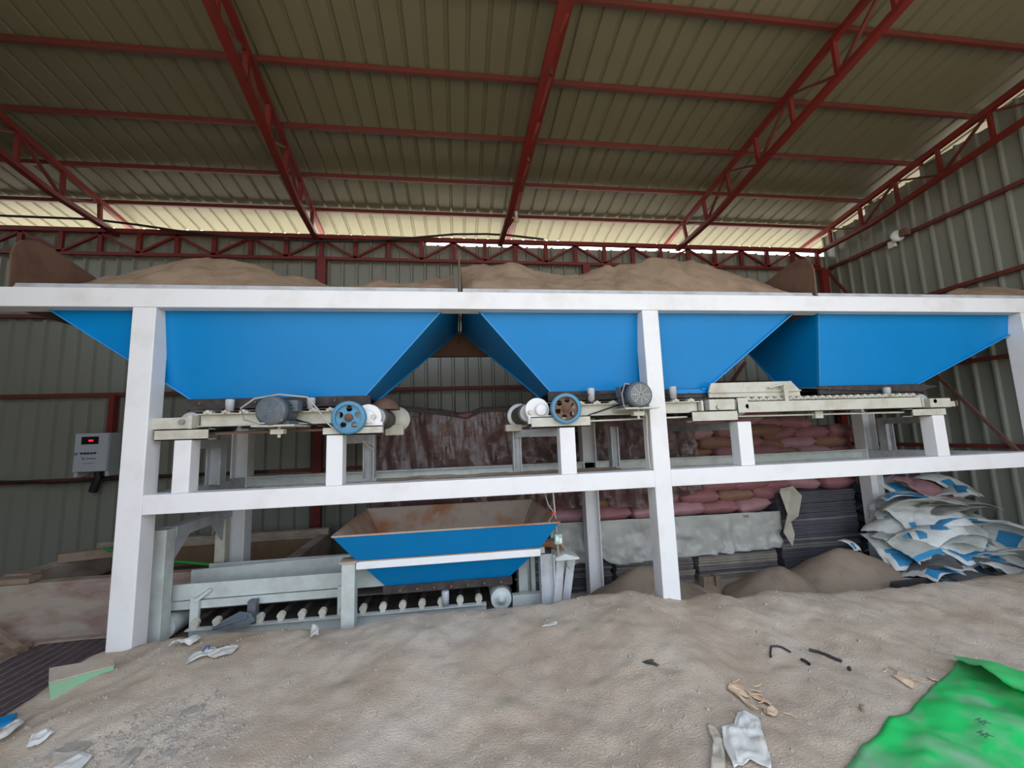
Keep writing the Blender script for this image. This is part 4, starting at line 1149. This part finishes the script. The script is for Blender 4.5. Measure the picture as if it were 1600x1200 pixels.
tag(obj('cable', MB().tube([(-6.6, 2.85, 1.44), (-5.9, 2.84, 1.38), (-5.2, 2.83, 1.335), (-4.7, 2.82, 1.34), (-4.0, 2.83, 1.36), (-2.6, 2.84, 1.36)], 0.016), M['cable']), 'dark cable running along the lowest girt below the control box', 'cable')
tag(obj('cable', MB().tube([(-7.5, 2.74, 4.95), (-6.0, 2.74, 4.91), (-4.95, 2.74, 4.90), (-4.4, 2.74, 4.84), (-3.9, 2.74, 4.77), (-3.3, 2.74, 4.71), (-2.6, 2.74, 4.68), (-2.1, 2.74, 4.67), (-1.45, 2.74, 4.68), (-1.0, 2.74, 4.72), (-0.65, 2.74, 4.76), (0.0, 2.74, 4.84), (0.5, 2.74, 4.86), (0.85, 2.74, 4.85), (1.4, 2.74, 4.80)], 0.016), M['cable']),
    'black cable sagging along the red truss at the eave', 'cable')
bl = thing('light_bulb', 'pale bulb hanging from the middle red roof truss', 'bulb', (0.92, 2.4, 4.9))
part('glass', MB().lathe((0.92, 2.40, 4.86), (0, 0, 1), [(0, 0.0005), (0.01, 0.025), (0.04, 0.042), (0.08, 0.035), (0.12, 0.022)], 18), M['bulb'], bl)
part('socket', MB().cyl((0.92, 2.40, 4.98), (0.92, 2.40, 5.05), 0.02, 12), M['lamp'], bl)
part('cord', MB().cyl((0.92, 2.40, 5.05), (0.88, 2.40, 5.12), 0.006, 8), M['cable'], bl)
fl_ = thing('flood_lamp', 'round white lamp fixed to the upper girt of the right wall', 'lamp', (6.5, 1.62, 4.46))
part('shade', MB().lathe((6.50, 1.66, 4.46), (-0.6, -0.75, 0), [(-0.02, 0.03), (0.0, 0.075), (0.03, 0.085), (0.05, 0.07), (0.06, 0.0005)], 24), M['lamp'], fl_)
part('bracket', MB().box(6.46, 6.53, 1.50, 1.60, 4.42, 4.52), M['rust'], fl_)
part('junction_box', MB().box(6.49, 6.53, 1.70, 1.80, 4.33, 4.43), M['lamp'], fl_, bevel=0.005)

# ------------------------------------------------------------------ scraps on the ground
def draped(poly, name, m, label, cat, lift=0.006, wr=0.01, seed=0, n=16, solid=0.003, parent=None):
    """a thin crumpled scrap with the given ground outline (x, y); it follows the dirt"""
    P = np.array(poly, float)
    c = P.mean(0)
    rings = []
    k = len(P)
    per = []
    for i in range(k):
        a, b = P[i], P[(i + 1) % k]
        for t in (0, 0.25, 0.5, 0.75):
            per.append(a + (b - a) * t)
    per = np.array(per)
    mb = MB()
    vs = []
    for s in np.linspace(1, 0.06, 12):
        for q in per:
            p = c + (q - c) * s
            z = gz(p[0], p[1]) + lift + wr * (1.2 + 2 * float(fbm(np.array([p[0] * 14 + seed]), np.array([p[1] * 14]), 3)[0])) * (0.6 + 0.4 * (s < 0.8)) + wr * 0.9 * float(fbm(np.array([p[0] * 38 + seed]), np.array([p[1] * 38]), 2)[0])
            vs.append((p[0], p[1], z))
    m_ = len(per)
    fs = []
    for r in range(11):
        for i in range(m_):
            j = (i + 1) % m_
            fs.append((r * m_ + i, r * m_ + j, (r + 1) * m_ + j, (r + 1) * m_ + i))
    fs.append(tuple(11 * m_ + i for i in range(m_)))
    mb.add(vs, fs, True)
    if parent is not None:
        return part(name, mb, m, parent, recalc=False, solid=solid)
    o = obj(name, mb, m, recalc=False, solid=solid)
    return tag(o, label, cat) if label else o

def off(p, dx, dy):
    return [(a + dx, b + dy) for a, b in p]
ps = thing('plastic_scrap', 'white plastic scrap with dark handwriting near the left post', 'scrap', (-1.68, 0.0, 0.4))
P1 = [(-1.68, -0.36), (-1.70, -0.29), (-1.69, -0.24), (-1.63, -0.19), (-1.56, -0.23), (-1.46, -0.19), (-1.445, -0.22), (-1.46, -0.29), (-1.54, -0.32), (-1.60, -0.28)]
draped(P1, 'sheet', M['plastic_white'], '', '', 0.010, 0.012, 3, parent=ps)
for k in range(8):
    x = -1.60 + 0.014 * k
    y = -0.25 + 0.003 * k
    part('pen_stroke', MB().bar((x, y, gz(x, y) + 0.038), (x + 0.010, y + 0.008 * (-1) ** k, gz(x, y) + 0.040), 0.004, 0.003), M['ink'], ps)
part('pen_stroke', MB().tube([(-1.635, -0.27, gz(-1.635, -0.27) + 0.037), (-1.635, -0.235, gz(-1.635, -0.235) + 0.04), (-1.62, -0.225, gz(-1.62, -0.225) + 0.04), (-1.61, -0.25, gz(-1.61, -.25) + 0.037)], 0.004, 6), M['ink_blue'], ps)
draped([(-1.93, -0.14), (-1.88, -0.08), (-1.83, -0.06), (-1.76, -0.06), (-1.75, -0.10), (-1.77, -0.17), (-1.82, -0.15), (-1.88, -0.12)], 'plastic_scrap', M['plastic_white'], 'torn white plastic scrap closest to the portal leg', 'scrap', 0.012, 0.022, 5)
draped([(-1.02, -0.17), (-1.06, -0.05), (-1.04, 0.0), (-1.0, -0.04), (-0.985, -0.12)], 'plastic_scrap', M['plastic_white'], 'small upright white scrap in front of the collecting conveyor', 'scrap', 0.012, 0.03, 6)
draped([(0.55, -0.31), (0.62, -0.28), (0.68, -0.275), (0.66, -0.31), (0.60, -0.315)], 'plastic_scrap', M['plastic_white'], 'thin white shred on the dirt below the switch stand', 'scrap', 0.004, 0.006, 7)
draped([(0.97, -1.60), (1.04, -1.50), (1.10, -1.42), (1.125, -1.34), (1.155, -1.35), (1.145, -1.42), (1.11, -1.49), (1.04, -1.60)], 'plastic_scrap', M['sheet_tan'], 'cream torn plastic strip beside the white bag at the bottom edge', 'scrap', 0.006, 0.014, 8)
draped([(1.09, -1.58), (1.13, -1.45), (1.18, -1.37), (1.26, -1.34), (1.33, -1.27), (1.38, -1.26), (1.42, -1.30), (1.37, -1.38), (1.33, -1.45), (1.29, -1.53), (1.24, -1.60), (1.19, -1.54)], 'plastic_bag', M['plastic_white'], 'translucent white plastic bag crumpled at the bottom edge', 'bag', 0.006, 0.015, 9)
tp = thing('torn_paper', 'torn brown paper and fibres half buried in the dirt', 'paper', (1.55, -1.08, 0.3))
draped([(1.43, -1.05), (1.47, -1.01), (1.53, -1.02), (1.52, -1.10), (1.47, -1.10)], 'torn_piece', M['straw'], '', '', 0.004, 0.010, 10, parent=tp)
draped([(1.42, -1.06), (1.44, -1.05), (1.47, -1.14), (1.48, -1.22), (1.46, -1.21), (1.44, -1.13)], 'torn_piece', M['straw'], '', '', 0.008, 0.010, 11, parent=tp)
draped([(1.53, -1.04), (1.60, -1.08), (1.63, -1.12), (1.60, -1.15), (1.55, -1.10)], 'torn_piece', M['straw'], '', '', 0.004, 0.008, 14, parent=tp)
draped([(1.55, -1.18), (1.60, -1.15), (1.61, -1.19), (1.55, -1.24), (1.52, -1.22)], 'torn_piece', M['straw'], '', '', 0.004, 0.012, 13, parent=tp)
for k in range(16):
    rk = random.Random(k)
    x, y = 1.53 + rk.uniform(-0.04, 0.13), -1.08 + rk.uniform(-0.14, 0.10)
    a = rk.uniform(0, PI)
    part('fibre', MB().tube([(x + d * math.cos(a + d * 8), y + d * math.sin(a + d * 8), gz(x, y) + 0.012 + 0.006 * (k % 3)) for d in (-0.03, 0.0, 0.03)], 0.0035, 5), M['straw'], tp)
tq = thing('torn_paper', 'pale shredded paper left of the green tarp', 'paper', (2.52, -1.05, 0.25))
draped([(2.50, -1.0), (2.555, -1.03), (2.565, -1.08), (2.51, -1.11), (2.50, -1.06)], 'torn_piece', M['straw'], '', '', 0.004, 0.008, 12, parent=tq)
draped([(2.68, -1.05), (2.74, -1.05), (2.73, -1.08), (2.68, -1.08)], 'torn_piece', M['straw'], '', '', 0.004, 0.008, 15, parent=tq)
for k in range(7):
    rk = random.Random(k + 50)
    x, y = 2.54 + rk.uniform(-0.03, 0.06), -1.03 + rk.uniform(-0.05, 0.08)
    a = rk.uniform(0, PI)
    part('fibre', MB().tube([(x + d * math.cos(a + d * 8), y + d * math.sin(a + d * 8), gz(x, y) + 0.010) for d in (-0.03, 0.0, 0.03)], 0.0035, 5), M['straw'], tq)
def strip(pts, w, label):
    v = []
    mb = MB()
    mb.tube([(a, b, gz(a, b) + 0.008) for a, b in pts], w, 6)
    tag(obj('rubber_strip', mb, M['plastic_dark']), label, 'strip')
strip([(2.29, -0.65), (2.33, -0.68), (2.345, -0.72), (2.36, -0.76), (2.38, -0.80)], 0.010, 'longest black rubber strip on the dirt right of centre')
strip([(1.94, -0.74), (1.97, -0.70), (2.01, -0.66), (2.05, -0.665), (2.07, -0.68), (2.09, -0.73)], 0.006, 'bent black strip on the dirt, leftmost of the black strips')
strip([(2.10, -0.80), (2.105, -0.83), (2.10, -0.86)], 0.009, 'short black strip between the torn paper and longest strip')
def stone(x, y, rx, ry, h, label, m='stone', seed=0, name='stone', cat='stone'):
    r = random.Random(seed)
    n = 9
    mb = MB()
    ang = [2 * PI * k / n + r.uniform(-0.2, 0.2) for k in range(n)]
    rad = [r.uniform(0.75, 1.1) for k in range(n)]
    z0 = gz(x, y)
    vs = []
    for s, zz in ((1.0, -0.03), (1.0, h * 0.7), (0.8, h)):
        vs += [(x + rx * rad[k] * s * math.cos(ang[k]), y + ry * rad[k] * s * math.sin(ang[k]), z0 + zz + r.uniform(-0.004, 0.004)) for k in range(n)]
    fs = [(a * n + k, a * n + (k + 1) % n, (a + 1) * n + (k + 1) % n, (a + 1) * n + k) for a in (0, 1) for k in range(n)]
    fs += [tuple(range(2 * n, 3 * n)), tuple(range(n - 1, -1, -1))]
    mb.add(vs, fs)
    tag(obj(name, mb, M[m]), label, cat)
stone(-1.36, -1.01, 0.045, 0.04, 0.014, 'flat grey stone near the bottom edge left of centre', seed=1)
stone(-1.51, -1.01, 0.022, 0.065, 0.018, 'slim slanted grey stone left of the flat grey stone', seed=2)
stone(-1.83, -0.93, 0.085, 0.045, 0.02, 'broken grey slab in the lower left corner', seed=3)
stone(-1.42, -0.72, 0.06, 0.05, 0.008, 'pale flat stone above the flat grey stone', seed=4)
stone(-1.30, -0.80, 0.03, 0.03, 0.010, 'smallest grey stone right of the pale flat stone', seed=14)
stone(2.35, -0.88, 0.013, 0.012, 0.02, 'small dark round clod beside the black strips', 'dark', 5, 'clod', 'clod')
stone(2.04, -1.25, 0.016, 0.016, 0.025, 'small brown clod left of the green tarp', 'soil', 6, 'clod', 'clod')
rt_ = thing('root_scrap', 'dark tangled root scrap on the bare dirt near the centre', 'scrap', (1.07, -0.84, 0.39))
for k in range(9):
    rk = random.Random(k + 90)
    a = rk.uniform(-0.9, 0.5)
    part('fibre', MB().tube([(1.05 + d * math.cos(a), -0.83 + d * math.sin(a) * 0.7, gz(1.05 + d * math.cos(a), -0.83 + d * math.sin(a) * 0.7) + 0.006 + 0.004 * rk.random()) for d in (0.0, 0.02, 0.05, 0.05 + rk.random() * 0.05)], 0.0025, 5), M['dark'], rt_)
draped([(-2.09, -0.84), (-2.12, -0.78), (-2.07, -0.75), (-2.02, -0.78), (-2.04, -0.84)], 'plastic_scrap', M['plastic_white'], 'bright white plastic lump in the lower left corner', 'scrap', 0.008, 0.022, 21)
draped([(-1.83, -1.04), (-1.76, -0.95), (-1.70, -0.97), (-1.69, -1.06), (-1.77, -1.10)], 'plastic_scrap', M['plastic_white'], 'white sheet scrap under the broken grey slab', 'scrap', 0.006, 0.008, 22)
draped([(-2.29, -0.77), (-2.36, -0.65), (-2.33, -0.60), (-2.27, -0.65), (-2.26, -0.74)], 'plastic_scrap', M['plastic_white'], 'white plastic scrap at the far left edge beside blue scrap', 'scrap', 0.012, 0.02, 23)
bs = obj('blue_scrap', MB().add([(-2.58, -0.66, 0.26), (-2.37, -0.60, 0.30), (-2.40, -0.54, 0.31), (-2.62, -0.58, 0.27), (-2.58, -0.66, 0.30), (-2.37, -0.60, 0.34), (-2.40, -0.54, 0.345), (-2.62, -0.58, 0.31)],
    [(0, 3, 2, 1), (4, 5, 6, 7), (0, 1, 5, 4), (1, 2, 6, 5), (2, 3, 7, 6), (3, 0, 4, 7)]), M['blue'])
tag(bs, 'blue painted scrap at the far left bottom edge', 'scrap')

# ------------------------------------------------------------------ green tarp
GT = thing('green_tarp', 'bright green dusty tarp with folded corner at bottom right', 'tarp', (2.5, -1.5, 0.33))
edge = [(1.56, -1.62), (1.64, -1.53), (1.84, -1.42), (1.95, -1.40), (2.16, -1.31), (2.46, -1.19), (2.73, -1.08), (3.10, -0.90)]
far = [(1.9, -2.5), (2.1, -2.4), (2.3, -2.2), (2.5, -2.0), (2.75, -1.8), (2.95, -1.6), (3.15, -1.4), (3.35, -1.1)]
NU, NV = 60, 34
ev = np.array(edge); fv = np.array(far)
tt = np.linspace(0, 1, len(edge))
G = np.zeros((NV, NU, 3))
for j, v in enumerate(np.linspace(0, 1, NV)):
    for i, u in enumerate(np.linspace(0, 1, NU)):
        a = np.array([np.interp(u, tt, ev[:, 0]), np.interp(u, tt, ev[:, 1])])
        b = np.array([np.interp(u, tt, fv[:, 0]), np.interp(u, tt, fv[:, 1])])
        p = a + (b - a) * v
        w = math.exp(-((u - 1) / 0.16) ** 2)
        z = gz(p[0], p[1]) + 0.012 + 0.035 * min(1, v * 5) * (0.6 + 1.6 * float(fbm(np.array([p[0] * 3.5]), np.array([p[1] * 3.5 + 4]), 3)[0])) 
        G[j, i] = (p[0], p[1], z)
part('tarp_sheet', MB().grid(G), M['green'], GT, recalc=False, solid=0.003)
# the far corner folds back over: apex, crease along the ground, raised free edge toward the viewer
A = Vector((2.99, -0.98, gz(2.99, -0.98) + 0.03))
NU, NV = 26, 12
F = np.zeros((NV, NU, 3))
for j, v in enumerate(np.linspace(0, 1, NV)):
    for i, u in enumerate(np.linspace(0, 1, NU)):
        back = Vector((float(np.interp(u, [0, .35, 1], [3.10, 3.27, 3.50])), float(np.interp(u, [0, .35, 1], [-0.90, -0.94, -1.25])), 0))
        free = Vector((float(np.interp(u, [0, .4, .7, 1], [3.06, 2.90, 2.80, 2.74])), float(np.interp(u, [0, .4, .7, 1], [-0.91, -1.17, -1.38, -1.56])), 0))
        p = back.lerp(free, v)
        lift = float(np.interp(u, [0, .4, 1], [0.02, 0.105, 0.12]))
        z = gz(p.x, p.y) + 0.03 + lift * (v ** 0.6)
        F[j, i] = (p.x, p.y, z)
part('folded_corner', MB().grid(F), M['green'], GT, recalc=False, solid=0.003)
mb = MB()
for (cx_, cy_) in ((2.45, -1.47), (2.37, -1.53)):
    for (a, b, c, d) in ((-.02, .015, .02, .02), (-.025, 0, .025, .004), (0, .02, -.02, -.02), (0.005, .0, .022, -.018), (-.01, -.012, .015, -.008)):
        z = gz(cx_, cy_) + 0.075
        mb.bar((cx_ + a, cy_ + b, z), (cx_ + c, cy_ + d, z), 0.005, 0.003)
part('printed_characters', mb, mat('faded_print', S(70, 130, 90), None, rough=0.8), GT)
